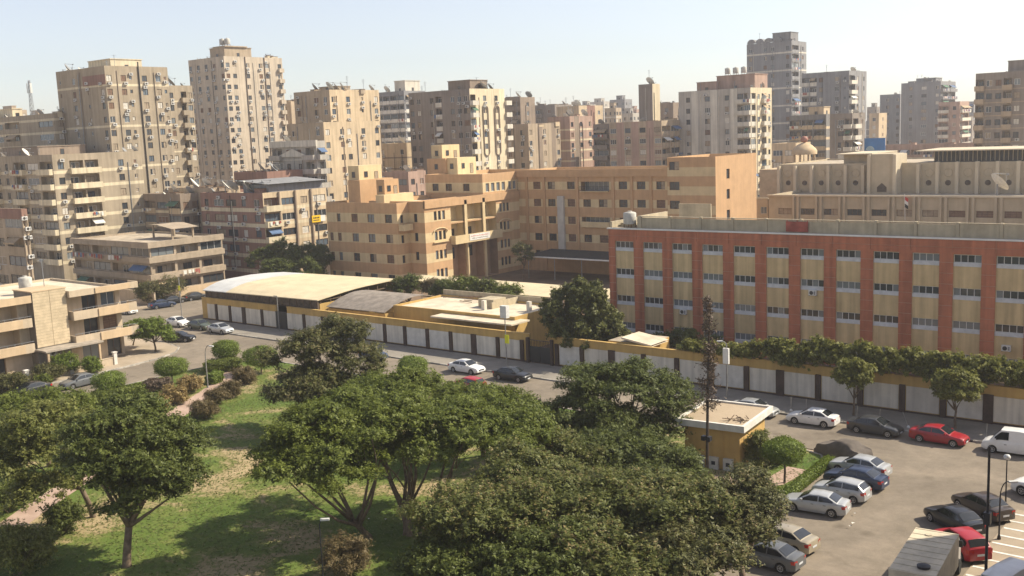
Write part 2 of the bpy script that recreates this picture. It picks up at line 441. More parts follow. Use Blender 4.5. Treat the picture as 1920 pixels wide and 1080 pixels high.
def apartment(name, label, geom, S='w.w.w', E='w.w', fh=3.0, zmin=0.0, mats=('concrete', 'concrete'), bands=(), ac=.25, parapet=1.0, seed=1, short=None,
              balc=None, rail=False, frames=('frame_brown', 'frame_white', 'frame_dark'), variants=VARS, roof='roof_dust', group=None, cat='building', wz=(.95, 1.35), proud=None, bd=.9, finish=True, ebase=0, every=1):
    x0, x1, y0, y1, zt = geom
    B = Building(name, label, x0, x1, y0, y1, zt, list(mats), parapet=parapet, roof=roof, short=short, group=group, cat=cat)
    R = random.Random(seed)
    floors = []
    z = zt - parapet
    while z - fh >= zmin - .01: z -= fh; floors.append(z)
    B.floors = floors
    for side, pat, plane, u0, u1 in (('S', S, y0, x0, x1), ('E', E, x1, y0, y1)):
        if not pat:
            ops = []; un = u1 - u0; pat = '.'
        un = (u1 - u0) / len(pat); ops = []
        for zf in floors:
            for i, ch in enumerate(pat):
                uc = u0 + (i + .5) * un
                if ch in '.p': continue
                if ch in 'bB':
                    ww = un * .9; ops.append((uc - ww / 2, uc + ww / 2, zf + .05, zf + 2.55, 1.0, 0))
                    f = R.choice(frames)
                    if R.random() < .22: B.window(side, plane, uc, zf + 1.0, ww - .02, 1.5, .1, 3, R.choice(['dark', 'blue', 'grey']), f)
                    B.window(side, plane, uc + R.uniform(-.1, .1) * ww, zf + .06, min(1.9, ww * .6), 2.1, 1.0, 2, R.choice(['dark', 'dark', 'half', 'shutter_tan']), f)
                    if R.random() < .16:                 # cloth awning over the opening
                        q = MB(); aw = ww * R.uniform(.55, .95); zt_ = zf + 2.5
                        P_ = lambda u, z, d: PT(side, plane, u, z, d)
                        q.quad(P_(uc - aw / 2, zt_, .02), P_(uc - aw / 2, zt_ - .75, -1.15), P_(uc + aw / 2, zt_ - .75, -1.15), P_(uc + aw / 2, zt_, .02))
                        q.quad(P_(uc - aw / 2, zt_ - .75, -1.15), P_(uc - aw / 2, zt_ - .95, -1.16), P_(uc + aw / 2, zt_ - .95, -1.16), P_(uc + aw / 2, zt_ - .75, -1.15))
                        B.part('awning', q, R.choice(['cloth_green', 'cloth_white', 'cloth_tan', 'cloth_blue']))
                    if R.random() < .2:                  # washing on the rail
                        q = MB(); u = uc - ww * .4
                        while u < uc + ww * .35:
                            lw = R.uniform(.3, .7); lh = R.uniform(.4, .9); q.quad(PT(side, plane, u, zf + 1.0 - lh, -1.06), PT(side, plane, u + lw, zf + 1.0 - lh, -1.06), PT(side, plane, u + lw, zf + 1.0, -1.02), PT(side, plane, u, zf + 1.0, -1.02), R.randrange(3)); u += lw + R.uniform(.05, .4)
                        B.part('laundry', q, ['cloth_white', 'cloth_blue', 'cloth_red'])
                    if ch == 'B': B.balcony(side, plane, uc, zf + .05, ww + .3, bd, 1.0, balc or mats[0], rail)
                    else: B.balcony(side, plane, uc, zf + .05, ww - .01, .12, 1.0, balc or mats[0], rail)
                    continue
                wd = {'w': min(1.25, un * .72), 'W': un * .8, 's': min(.65, un * .5), 'd': min(1.7, un * .75)}[ch]
                wb, wh = wz
                if ch == 's': wb, wh = wb + .4, wh * .6
                ops.append((uc - wd / 2, uc + wd / 2, zf + wb, zf + wb + wh, .14, None))
                B.window(side, plane, uc, zf + wb, wd, wh, .14, 3 if ch == 'W' else 2 if ch != 's' else 1, R.choice(variants), R.choice(frames))
                if R.random() < ac * 1.45: B.ac(side, plane, uc + R.choice((-1, 1)) * (wd / 2 - .1) * R.random(), zf + wb - .75 if R.random() < .7 else zf + wb + wh + .1)
        bz = []
        for zf in floors:
            for dz, h, mi in bands: bz += [zf + dz, zf + dz + h]
        pcols = [i for i, ch in enumerate(pat) if ch == 'p']
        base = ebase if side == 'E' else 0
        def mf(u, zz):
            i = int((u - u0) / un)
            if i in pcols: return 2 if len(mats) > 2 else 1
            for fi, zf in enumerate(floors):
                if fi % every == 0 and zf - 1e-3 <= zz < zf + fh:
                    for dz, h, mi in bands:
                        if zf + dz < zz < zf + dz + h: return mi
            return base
        uc_ = []
        for i in pcols: uc_ += [u0 + i * un, u0 + (i + 1) * un]
        facade(B.mb, side, plane, u0, u1, 0.0, zt, ops, mf, bz, uc_)
        if proud:                                   # slim string courses that stand out of the wall
            dz, h, d, mt = proud
            for fi, zf in enumerate(floors):
                if fi % every: continue
                b = MB()
                if side == 'S': b.box(x0, x1 + d, y0 - d, y0 + .003, zf + dz, zf + dz + h)
                else: b.box(x1 - .003, x1 + d, y0 + .003, y1, zf + dz, zf + dz + h)
                B.part('string_course', b, mt)
    B.shell('NW')
    if finish: B.finish()
    return B
# ================================================================== ground, streets, park
def ground_mat(name, cols, scale, bump=.3, bscale=3.0, fine=1.0):
    mt, t, b = principled(name); N, L = t.nodes, t.links
    g = N.new('ShaderNodeNewGeometry')
    n1 = N.new('ShaderNodeTexNoise'); n1.inputs['Scale'].default_value = scale; n1.inputs['Detail'].default_value = 7; n1.inputs['Roughness'].default_value = .68; n1.inputs['Distortion'].default_value = .4
    L.new(g.outputs['Position'], n1.inputs['Vector'])
    n2 = N.new('ShaderNodeTexNoise'); n2.inputs['Scale'].default_value = bscale; n2.inputs['Detail'].default_value = 6; n2.inputs['Roughness'].default_value = .75
    L.new(g.outputs['Position'], n2.inputs['Vector'])
    ma = N.new('ShaderNodeMath'); ma.operation = 'MULTIPLY_ADD'; ma.inputs[1].default_value = .35 * fine
    L.new(n2.outputs['Fac'], ma.inputs[0])
    mb_ = N.new('ShaderNodeMath'); mb_.operation = 'SUBTRACT'; mb_.inputs[1].default_value = .175 * fine
    L.new(n1.outputs['Fac'], mb_.inputs[0]); L.new(mb_.outputs[0], ma.inputs[2])
    r = N.new('ShaderNodeValToRGB'); e = r.color_ramp.elements
    e[0].position = cols[0][0]; e[0].color = (*cols[0][1], 1); e[1].position = cols[-1][0]; e[1].color = (*cols[-1][1], 1)
    for p, c in cols[1:-1]: q = e.new(p); q.color = (*c, 1)
    L.new(ma.outputs[0], r.inputs[0]); L.new(r.outputs[0], b.inputs['Base Color'])
    b.inputs['Roughness'].default_value = .95; b.inputs['Specular IOR Level'].default_value = .15
    bp = N.new('ShaderNodeBump'); bp.inputs['Strength'].default_value = bump; bp.inputs['Distance'].default_value = .08
    L.new(n2.outputs['Fac'], bp.inputs['Height']); L.new(bp.outputs[0], b.inputs['Normal'])
    MATS[name] = mt
ground_mat('sand', [(.3, (.30, .23, .155)), (.5, (.38, .30, .21)), (.7, (.44, .35, .25))], .05)
ground_mat('asphalt', [(.28, (.168, .142, .112)), (.48, (.215, .182, .142)), (.62, (.258, .216, .168)), (.75, (.30, .25, .192))], .11, .2, 9.0, .7)
ground_mat('lawn', [(.33, (.072, .118, .022)), (.46, (.108, .152, .032)), (.525, (.150, .172, .046)), (.565, (.29, .232, .12)), (.67, (.39, .30, .175))], .12, .6, 4.0, .75)
# road wear: dark tyre lanes, oil spots and patched repairs over the dusty asphalt
def wear(name):
    t = MATS[name].node_tree; N, L = t.nodes, t.links; b = N['Principled BSDF']; src = b.inputs['Base Color'].links[0].from_socket
    g = N.new('ShaderNodeNewGeometry')
    v = N.new('ShaderNodeTexVoronoi'); v.inputs['Scale'].default_value = .32; v.inputs['Randomness'].default_value = 1; L.new(g.outputs['Position'], v.inputs['Vector'])
    r1 = N.new('ShaderNodeValToRGB'); r1.color_ramp.elements[0].position = .05; r1.color_ramp.elements[0].color = (.72, .71, .70, 1); r1.color_ramp.elements[1].position = .2; r1.color_ramp.elements[1].color = (1, 1, 1, 1); L.new(v.outputs['Distance'], r1.inputs[0])
    c = N.new('ShaderNodeTexVoronoi'); c.feature = 'DISTANCE_TO_EDGE'; c.inputs['Scale'].default_value = .16; nd = N.new('ShaderNodeTexNoise'); nd.inputs['Scale'].default_value = .5; nd.inputs['Detail'].default_value = 5; L.new(g.outputs['Position'], nd.inputs['Vector'])
    va = N.new('ShaderNodeMix'); va.data_type = 'VECTOR'; va.inputs[0].default_value = .75; L.new(g.outputs['Position'], va.inputs[4]); L.new(nd.outputs['Color'], va.inputs[5]); L.new(va.outputs[1], c.inputs['Vector'])
    r2 = N.new('ShaderNodeValToRGB'); r2.color_ramp.elements[0].position = .0; r2.color_ramp.elements[0].color = (.86, .86, .86, 1); r2.color_ramp.elements[1].position = .01; r2.color_ramp.elements[1].color = (1, 1, 1, 1); L.new(c.outputs['Distance'], r2.inputs[0])
    n = N.new('ShaderNodeTexNoise'); n.inputs['Scale'].default_value = .9; n.inputs['Detail'].default_value = 8; n.inputs['Roughness'].default_value = .8; L.new(g.outputs['Position'], n.inputs['Vector'])
    r3 = N.new('ShaderNodeValToRGB'); r3.color_ramp.elements[0].position = .36; r3.color_ramp.elements[0].color = (.84, .83, .82, 1); r3.color_ramp.elements[1].position = .6; r3.color_ramp.elements[1].color = (1.06, 1.05, 1.04, 1); L.new(n.outputs['Fac'], r3.inputs[0])
    for r in (r1, r2, r3):
        m_ = N.new('ShaderNodeMix'); m_.data_type = 'RGBA'; m_.blend_type = 'MULTIPLY'; m_.inputs[0].default_value = 1; L.new(src, m_.inputs[6]); L.new(r.outputs[0], m_.inputs[7]); src = m_.outputs[2]
    L.new(src, b.inputs['Base Color'])
wear('asphalt')
ground_mat('paving_tan', [(.3, (.30, .245, .18)), (.5, (.36, .295, .22)), (.7, (.42, .345, .26))], .35, .2, 6.0)
ground_mat('paving_pink', [(.3, (.33, .23, .18)), (.5, (.40, .29, .23)), (.7, (.47, .35, .28))], .5, .2, 6.0)
ground_mat('paving_grey', [(.3, (.20, .18, .155)), (.5, (.25, .225, .19)), (.7, (.30, .27, .23))], .4, .2, 6.0)
ground_mat('yard', [(.3, (.13, .09, .062)), (.5, (.18, .125, .085)), (.7, (.25, .18, .125))], .12, .2, 5.0)
mat('kerb_pale', (.42, .39, .34), .9, .2, 1.5); mat('kerb_dark', (.07, .075, .09), .9, .25, 1.5); mat('kerb_grey', (.27, .25, .22), .9, .2, 1.5)
def sheet(name, polys, z, mt):
    b = MB()
    for p in polys: b.poly([(x, y, z) for x, y in p])
    return struct(b.build(name, mt))
def slab(name, poly, z, mt):
    b = MB(); b.poly([(x, y, z) for x, y in poly])
    n = len(poly)
    for i in range(n):
        (x0, y0), (x1, y1) = poly[i], poly[(i + 1) % n]
        b.quad((x0, y0, -.1), (x1, y1, -.1), (x1, y1, z), (x0, y0, z))
    return struct(b.build(name, mt))
sheet('ground', [[(-3000, -1500), (1500, -1500), (1500, 3000), (-3000, 3000)]], -.06, 'sand')
sheet('road', [[(-190, 80), (40, 80), (40, 88.5), (-190, 88.5)], [(-117.2, 0), (-108.4, 0), (-108.4, 80), (-117.2, 80)],
               [(-31, 10), (-9, 10), (-9, 80), (-31, 80)], [(-158, 88.5), (-138.9, 88.5), (-138.9, 230), (-158, 230)],
               [(-124, 76), (-117.2, 70), (-117.2, 80), (-124, 80)]], 0.0, 'asphalt')
KM = {}
def kerb_run(parent, pts, z=.13, step=1.0, mts=('kerb_grey',), wdt=.16, seed=3):
    R = random.Random(seed)
    for (xa, ya), (xb, yb) in zip(pts[:-1], pts[1:]):
        L = math.hypot(xb - xa, yb - ya); n = max(1, int(L / step)); a = math.atan2(yb - ya, xb - xa)
        for i in range(n):
            mt = R.choice(mts); k = (round(L / n, 2), mt, z)
            if k not in KM:
                b = MB(); w_ = L / n / 2 - .012; b.box(-w_, w_, -wdt / 2, wdt / 2, -.1, z + .02, 0, 'b'); KM[k] = b.mesh('kerb_stone', mt)
            t = (i + .5) / n
            link('kerb_stone', KM[k], parent, (xa + (xb - xa) * t, ya + (yb - ya) * t, R.uniform(-.008, .008)), a)
pw = slab('pavement', [(-138.6, 88.68), (40, 88.68), (40, 94.3), (-138.6, 94.3)], .13, 'paving_grey')
kerb_run(pw, [(-80, 88.59), (-8, 88.59)], mts=('kerb_pale', 'kerb_dark', 'kerb_grey'))
kerb_run(pw, [(-138.6, 88.59), (-80, 88.59)], step=1.5, mts=('kerb_pale', 'kerb_grey'))
vpoly = [(-117.4, 20), (-117.4, 68), (-118, 73), (-119.5, 76.8), (-122, 79), (-126, 79.8), (-190, 79.8), (-190, 20)]
pv = slab('pavement', vpoly, .13, 'paving_tan')
kerb_run(pv, [(-117.3, 40)] + vpoly[1:6] + [(-150, 79.8)], step=1.2, mts=('kerb_grey', 'kerb_pale'))
slab('pavement', [(-230, 88.7), (-158.2, 88.7), (-158.2, 230), (-230, 230)], .13, 'paving_tan')
ppoly = [(-108.2, 0), (-108.2, 70), (-107.6, 75), (-105.5, 78.5), (-102, 79.7), (-35, 79.7), (-32, 78.6), (-30.6, 76), (-30.3, 72), (-30.3, 0)]
park = slab('park_lawn', ppoly, .10, 'lawn')
kerb_run(park, [(-108.2, 30)] + ppoly[1:9] + [(-30.3, 40)], step=1.2, mts=('kerb_grey', 'kerb_pale'), z=.14)
def strip(name, pts, wdt, z, mt):
    b = MB(); L = []; Rr = []
    for i, (x, y) in enumerate(pts):
        a = pts[max(i - 1, 0)]; c = pts[min(i + 1, len(pts) - 1)]; dx, dy = c[0] - a[0], c[1] - a[1]; l = math.hypot(dx, dy)
        L.append((x - dy / l * wdt / 2, y + dx / l * wdt / 2, z)); Rr.append((x + dy / l * wdt / 2, y - dx / l * wdt / 2, z))
    for i in range(len(pts) - 1): b.quad(Rr[i], Rr[i + 1], L[i + 1], L[i])
    return struct(b.build(name, mt))
strip('path', [(-60, 12), (-70.5, 27.5), (-77, 36.5), (-84, 47.5), (-92.2, 59.4), (-98.5, 68.9), (-102.5, 73.5), (-105.8, 75.6)], 2.3, .125, 'paving_pink')
strip('path', [(-37.0, 68.9), (-33.5, 69.3), (-32.4, 70.6), (-32.2, 74.5)], 1.7, .125, 'paving_pink')
slab('forecourt', [(-16.3, 40), (30, 40), (30, 74.2), (-16.3, 74.2)], .07, 'paving_tan')
mat('line_white', (.74, .72, .66), .8, .15, 2.0)
for i in range(9):                                        # pale strips set into the forecourt
    y = 61.5 + i * 1.45
    b = MB(); b.box(-16.2, -3, y, y + .22, .06, .085, 0, 'b'); struct(b.build('paving_strip', 'line_white'))
sheet('school_yard', [[(-137, 94.6), (5, 94.6), (5, 185), (-137, 185)]], -.02, 'yard')
# park's litter of dry patches
# ================================================================== the long boundary wall
mat('wall_ochre', (.50, .33, .115), .9, .14, .5, .5); mat('panel_cream', (.66, .61, .52), .9, .18, .9, .7); mat('panel_cream_dull', (.60, .55, .47), .9, .16, .7, .6); mat('panel_patched', (.65, .62, .56), .9, .14, 1.1, .4); mat('pilaster_brown', (.075, .048, .038), .8, .2, 1.0)
wroot = thing('boundary_wall', 'long ochre boundary wall with cream panels and dark brown pilasters along the street', 'wall', (-70, 94.35, 0))
WY = 94.2
gaps = [(-120.4, -117.9), (-73.9, -70.7)]
pil = [-134.7, -131.3, -127.9, -123.6, -114.2, -110.2, -106.1, -102.1, -98.0, -94.3, -90.3, -86.3, -82.5, -78.7, -75.0, -69.9, -66.4, -62.4, -58.3, -54.2, -50.2, -46.2, -42.6, -38.7, -34.6, -30.7, -27.1, -23.3, -19.4, -15.5, -11.6, -7.7]
edges = [-138.4, -120.4, -117.9, -73.9, -70.7, 0.0]
for a, b_ in ((-138.4, -120.4), (-117.9, -73.9), (-70.7, 0.0)):
    q = MB(); q.box(a + 70, b_ + 70, 0, .3, 0, 3.45, 0, 'b'); q.box(a + 70 - .04, b_ + 70 + .04, -.06, .36, 3.45, 3.55)
    q.box(a + 70, b_ + 70, -.05, -.003, 0, .28, 1, 'b')
    q.build('wall_run', ['wall_ochre', 'pilaster_brown'], wroot)
PM = {}
for i, x in enumerate(pil):
    wd = .85 if i % 5 == 2 else .52
    if wd not in PM:
        q = MB(); q.box(-wd / 2, wd / 2, -.16, -.002, .0, 2.72, 0, 'b'); PM[wd] = q.mesh('pilaster', 'pilaster_brown')
    link('pilaster', PM[wd], wroot, (x + 70, 0, 0))
ed = sorted([(x - .5, x + .5) for x in pil] + [(-138.9, -136.9)] + [(a - .15, b_ + .15) for a, b_ in gaps])
for (a0, a1), (b0, b1) in zip(ed[:-1], ed[1:]):
    if b0 - a1 < .6: continue
    q = MB(); a, b_ = a1 - .15 + 70, b0 + .15 + 70
    q.box(a, b_, -.06, -.002, .36, 2.62, 0); q.build('panel', rnd.choice(['panel_cream', 'panel_cream', 'panel_cream_dull', 'panel_patched']), wroot)
# end return of the wall at the side street
q = MB(); q.box(-138.4 + 70, -138.1 + 70, .36, 17, 0, 3.4); q.build('wall_return', 'wall_ochre', wroot)
# gate in the wall
g = thing('gate', 'black iron double gate in the cream panelled wall beside a small canopy', 'gate', (-72.3, 94.3, .13))
for s in (-1, 1):
    q = MB(); q.box(-.75, .75, -.03, .03, .1, 2.0)
    for k in range(7): q.box(-.72 + k * .235, -.69 + k * .235, -.02, .02, 2.0, 2.7)
    q.box(-.75, .75, -.03, .03, 2.7, 2.76); q.build('gate_leaf', 'black_metal', g, (s * .78, 0, 0))
    q = MB(); q.box(-.16, .16, -.2, .2, 0, 3.0); q.build('gate_post', 'pilaster_brown', g, (s * 1.75, -.08, 0))
g = thing('gate', 'dark closed gate in the wall below the arched shed roof', 'gate', (-119.15, 94.25, .13))
for s in (-1, 1):
    q = MB(); q.box(-.6, .6, -.03, .03, .05, 2.6); q.box(-.5, .5, -.05, -.03, .3, 2.3); q.build('gate_leaf', 'black_metal', g, (s * .62, 0, 0))
# ================================================================== terracotta school block with ribbon windows
mat('terracotta', (.43, .155, .084), .85, .22, .8, .65); mat('joint_pale', (.50, .34, .26), .9, .1); mat('panel_ochre', (.60, .455, .245), .9, .19, .7, .7)
mat('sill_pale', (.56, .57, .58), .7, .1, 1.5); mat('parapet_tan', (.46, .39, .27), .9, .16, .8, .5); mat('white_paint', (.72, .70, .65), .7, .08)
mat('red_sheet', (.36, .09, .06), .7, .2, 1.0)
RB = Building('school_block', 'long four storey block with terracotta pilasters, ochre panels and white ribbon windows', -72.7, -6.0, 110.0, 124.0, 14.5, ['panel_ochre', 'terracotta', 'sill_pale'], parapet=0.0, roof='roof_dust')
rows = [(12.05, 12.88), (8.62, 9.45), (5.2, 6.03), (1.78, 2.6)]
ops = []; bays = [-71.72 + 4.085 * i for i in range(16)]
for b0 in bays:
    for z0, z1 in rows:
        if b0 + 2.72 < -6: ops.append((b0, b0 + 2.72, z0 - .38, z1, .16, None))
facade(RB.mb, 'S', 110.0, -72.7, -6.0, 0, 14.5, ops, lambda u, z: 1 if z > 12.9 else 0, [12.9])
facade(RB.mb, 'E', -6.0, 110.0, 124.0, 0, 14.5, []); RB.shell('NW')
for bi, b0 in enumerate(bays):
    if b0 + 2.72 > -6: continue
    for ri, (z0, z1) in enumerate(rows):
        var = rnd.choice(['dark', 'dark', 'dark', 'grey']) if ri < 3 else rnd.choice(['grey', 'dark'])
        RB.window('S', 110.0, b0 + 1.36, z0, 2.7, z1 - z0, .14, 4, var, 'frame_white', near=True, split=4)
        q = MB(); q.box(b0, b0 + 2.72, 109.97, 110.14, z0 - .38, z0 - .003); RB.part('sill', q, 'sill_pale')
    if bi in (2, 6): RB.ac('S', 110.0, b0 + 1.5, 4.3 if bi == 2 else 7.7)
RB.ac('S', 110.0, -25.6, 3.4)
px0 = [-72.7] + [b + 2.72 for b in bays]; px1 = bays + [-6.0]
for a, b_ in zip(px0, px1):
    if a > -7: break
    b_ = min(b_, -6.0)
    q = MB(); q.box(a + .02, b_ - .02, 109.9, 109.998, 0, 12.9, 0, 'b'); core = RB.part('pilaster', q, 'joint_pale')
    key = ('clad', round(b_ - a, 2))
    if key not in BC:
        q = MB(); wd = (b_ - a) / 2; q.box(-wd, wd, -.045, 0, .025, 1.095); BC[key] = q.mesh('cladding_panel', 'terracotta')
    for k in range(12): link('cladding_panel', BC[key], RB.root, RB.loc(((a + b_) / 2, 109.898, -.28 + 1.12 * k if k else -.28)))
for k in range(16):
    a = -72.7 + k * 4.17; q = MB()
    for z0, z1 in ((12.92, 13.58), (13.62, 14.36)): q.box(a + .02, min(a + 4.15, -6), 109.86, 109.99, z0, z1)
    RB.part('cladding_panel', q, 'terracotta')
q = MB(); q.box(-72.7, -6, 109.92, 109.995, 12.9, 14.4); RB.part('cornice_core', q, 'joint_pale')
q = MB(); q.box(-72.85, -5.9, 109.75, 110.1, 14.4, 14.56); RB.part('coping', q, 'white_paint')
for k in range(15):                                            # panelled parapet along the roof edge
    a = -68.8 + k * 4.2; q = MB(); q.box(a + .35, a + 4.18, 111.0, 111.2, 14.5, 15.85 + rnd.uniform(-.06, .06), 0, 'b'); q.box(a + .02, a + .33, 110.9, 111.3, 14.5, 16.05, 0, 'b')
    q.box(a + .35, a + 4.18, 110.95, 111.25, 15.92, 16.0); RB.part('parapet_panel', q, 'parapet_tan')
q = MB(); q.box(-69.1, -68.8, 111.0, 118, 14.52, 16.0, 0, 'b'); RB.part('parapet_panel', q, 'parapet_tan')
q = MB(); q.box(-66, -61.5, 116, 116.2, 15.5, 17.2, 0, 'b'); RB.part('parapet_panel', q, 'parapet_tan')
q = MB(); q.box(-72.7, -72.4, 110.3, 116.8, 14.52, 15.3, 0, 'b'); RB.part('parapet_panel', q, 'parapet_tan')
q = MB(); q.box(-72.2, -70, 112, 113.8, 14.52, 15.0, 0, 'b'); RB.part('tank_plinth', q, 'parapet_tan')
RB.finish()
o = link('water_tank', tank_mesh(), None, (-70.3, 111.2, 14.52)); o.scale = (1.05, 1.05, .95); tag(o, 'cream water tank on the roof corner of the terracotta school block', 'water tank')
q = MB(); q.box(-1.3, 1.3, 0, .08, 0, 1.15)
for s in (-1.2, 0, 1.2): q.box(s - .04, s + .04, .08, .14, 0, 1.3)
o = q.build('roof_board', 'red_sheet', None, (-48.0, 110.75, 14.62)); tag(o, 'dark red sheet board leaning on the tan parapet of the terracotta block', 'board')
# ================================================================== tan school with courtyard
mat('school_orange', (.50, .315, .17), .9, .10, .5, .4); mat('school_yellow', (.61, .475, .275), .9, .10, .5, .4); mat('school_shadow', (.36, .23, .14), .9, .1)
mat('duct_grey', (.50, .48, .44), .7, .1)
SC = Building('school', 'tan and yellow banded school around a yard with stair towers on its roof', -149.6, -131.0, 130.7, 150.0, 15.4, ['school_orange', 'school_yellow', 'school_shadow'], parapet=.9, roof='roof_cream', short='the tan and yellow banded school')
def sub(x0, x1, y0, y1, zt, z0=0, **kw):
    b = Building.__new__(Building)
    b.x0, b.x1, b.y0, b.y1, b.zt, b.z0 = x0, x1, y0, y1, zt, z0
    b.mats = SC.mats; b.parapet = kw.get('parapet', .8); b.roofm = kw.get('roof', 'roof_cream'); b.c = SC.c; b.root = SC.root; b.mb = MB(); b.short = SC.short
    return b
def banded(levels, h=1.7):
    zz = [v for l in levels for v in (l, l + h)]
    return (lambda u, z: 1 if any(l < z < l + h for l in levels) else 0), zz
# front wing, south face
f1, z1 = banded([11.75, 8.1, 4.45, .9], 1.75)
ops = []; W1 = []
for r, zc in enumerate((12.6, 9.0, 5.35, 1.75)):
    for x, wd in (([(-146.3, .95)] if r == 0 else [(-148.5, .9), (-146.3, .95)]) + [(-142.0, 1.65), (-137.7, 1.75), (-133.2, 1.75)]):
        ops.append((x - wd / 2, x + wd / 2, zc - .75, zc + .75, .2, None)); W1.append(('S', 130.7, x, zc - .75, wd))
facade(SC.mb, 'S', 130.7, -149.6, -131.0, 0, 15.4, ops, f1, z1)
for sd, pl, x, z, wd in W1: SC.window(sd, pl, x, z, wd, 1.5, .2, 2 if wd > 1 else 1, rnd.choice(['dark', 'shutter_brown', 'grey', 'dark', 'half']), 'frame_brown', near=True, bars=1)
facade(SC.mb, 'E', -131.0, 130.7, 150, 0, 15.4, [(131.5, 132.2, z, z + 1.4, .2, None) for z in (1.0, 4.6, 8.2, 11.8)], f1, z1)
for z in (1.0, 4.6, 8.2, 11.8): SC.window('E', -131, 131.85, z, .7, 1.4, .2, 1, 'dark', near=True)
SC.balcony('E', -131, 132.1, 10.6, 2.4, 1.3, 1.0, 'school_yellow')
SC.shell('NW'); SC.finish()
# entrance wing, east face with columns and banner balcony
EW = sub(-141, -127.1, 133.6, 160.7, 15.5)
ops = []; W2 = []
for zc in (12.75, 9.15, 5.7, 2.3):
    for y in (136.4, 137.5, 138.6, 154.9, 156.0, 157.1): ops.append((y - .36, y + .36, zc - .8, zc + .8, .2, None)); W2.append((y, zc - .8))
LOG = [(140.5, 144.1), (144.8, 149.3), (150.0, 153.5)]
for a, b_ in LOG:
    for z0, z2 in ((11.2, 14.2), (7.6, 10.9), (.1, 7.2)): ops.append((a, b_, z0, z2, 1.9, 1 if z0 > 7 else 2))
facade(EW.mb, 'E', -127.1, 133.6, 160.7, 0, 15.5, ops, f1, z1)
for y, z in W2: EW.window('E', -127.1, y, z, .72, 1.6, .2, 1, rnd.choice(['dark', 'dark', 'grey']), 'frame_brown', near=True)
for a, b_ in LOG:
    for z0 in (11.25, 7.65, 4.2):
        EW.window('E', -127.1, (a + b_) / 2 + rnd.uniform(-.6, .6), z0, 1.1, 2.1, 1.89, 1, 'dark', 'frame_brown', near=True)
facade(EW.mb, 'S', 133.6, -141, -127.1, 0, 15.5, [(-129.7, -128.9, z, z + 1.5, .2, None) for z in (5, 8.4, 11.8)], f1, z1)
for z in (5, 8.4, 11.8): EW.window('S', 133.6, -129.3, z, .8, 1.5, .2, 1, 'dark', near=True)
EW.shell('NW'); EW.finish()
for y in (144.45, 149.65):
    q = MB(); q.tube([(-126.9, y, 0), (-126.9, y, 7.3)], .3, 12); EW.part('column', q, 'school_yellow', smooth=True, sharp=40)
    q = MB(); q.box(-127.35, -126.85, y - .35, y + .35, 7.5, 15.0); EW.part('pier', q, 'school_yellow')
q = MB(); q.box(-127.1, -125.9, 140.2, 153.7, 7.2, 7.45); q.box(-126.05, -125.9, 140.2, 153.7, 7.45, 8.75); q.box(-127.1, -126.05, 140.2, 140.35, 7.45, 8.75); q.box(-127.1, -126.05, 153.55, 153.7, 7.45, 8.75)
EW.part('balcony', q, 'school_yellow')
q = MB(); q.box(-127.3, -126.85, 133.6, 160.6, 14.2, 15.6); EW.part('cornice', q, 'school_orange')
for y in (137.5, 156.0):                                         # arched surrounds
    q = MB()
    arc = [(-126.95, y + 1.9 * math.cos(t), 9.75 + .75 * math.sin(t)) for t in np.linspace(math.pi, 0, 11)]
    q.tube(arc, .1, 6); q.box(-127.1, -126.8, y - 1.95, y + 1.95, 7.9, 8.05); EW.part('arch', q, 'school_yellow')
ban = thing('banner', 'white banner with red and black lettering hung on the school balcony', 'banner', (-125.86, 147.0, 7.5))
q = MB(); q.box(-.02, .02, -2.9, 2.9, 0, 1.15); q.build('cloth', 'white_paint', ban)
mat('ink_red', (.45, .04, .03), .7, 0); mat('ink_black', (.03, .03, .03), .7, 0)
def squiggle(y0, y1, z, mt, seed):
    R = random.Random(seed); q = MB(); y = y1
    while y > y0:
        l = R.uniform(.15, .4); q.box(.021, .03, y - l, y, z, z + .07)
        if R.random() < .6: q.box(.021, .03, y - l, y - l + .06, z, z + R.uniform(.15, .3))
        if R.random() < .5: q.box(.021, .03, y - l / 2 - .03, y - l / 2 + .03, z - .11, z - .05)
        y -= l + R.uniform(0, .08)
    q.build('lettering', mt, ban)
squiggle(-2.6, 2.4, .7, 'ink_red', 1); squiggle(-2.3, 2.2, .3, 'ink_black', 2)
# set-back top storey and long rear wing
UP = sub(-142.2, -127.4, 150.2, 170, 19.4, 14.6)
f2, z2 = banded([15.9], 1.9)
ops = [(x - .8, x + .8, 16.2, 17.6, .2, None) for x in (-139.5, -136, -131.5)]
facade(UP.mb, 'S', 150.2, -142.2, -127.4, 14.6, 19.4, ops, f2, z2)
for x in (-139.5, -136, -131.5): UP.window('S', 150.2, x, 16.2, 1.6, 1.4, .2, 2, 'dark', near=True)
ops = [(y - .5, y + .5, 16.0, 17.6, .2, None) for y in (151.6, 153.2, 154.8, 156.4, 158.4, 159.8)]
facade(UP.mb, 'E', -127.4, 150.2, 170, 14.6, 19.4, ops, f2, z2)
for y in (151.6, 153.2, 154.8, 156.4, 158.4, 159.8): UP.window('E', -127.4, y, 16.0, 1.0, 1.6, .2, 1, 'grey', 'frame_white', near=True)
UP.shell('NW'); UP.finish()
RW = sub(-127.3, -93.4, 160.7, 174, 19.5)
ops = []; W3 = []
f3, z3 = banded([15.8, 12.5, 9.2, 5.85, 2.5], 1.5)
cols = [(-122.55, 1.75), (-119.1, 1.75), (-114.5, 1.75), (-110.9, 1.7), (-107.3, 1.9), (-102.9, 1.8), (-99.05, 1.8), (-95.0, 1.8)]
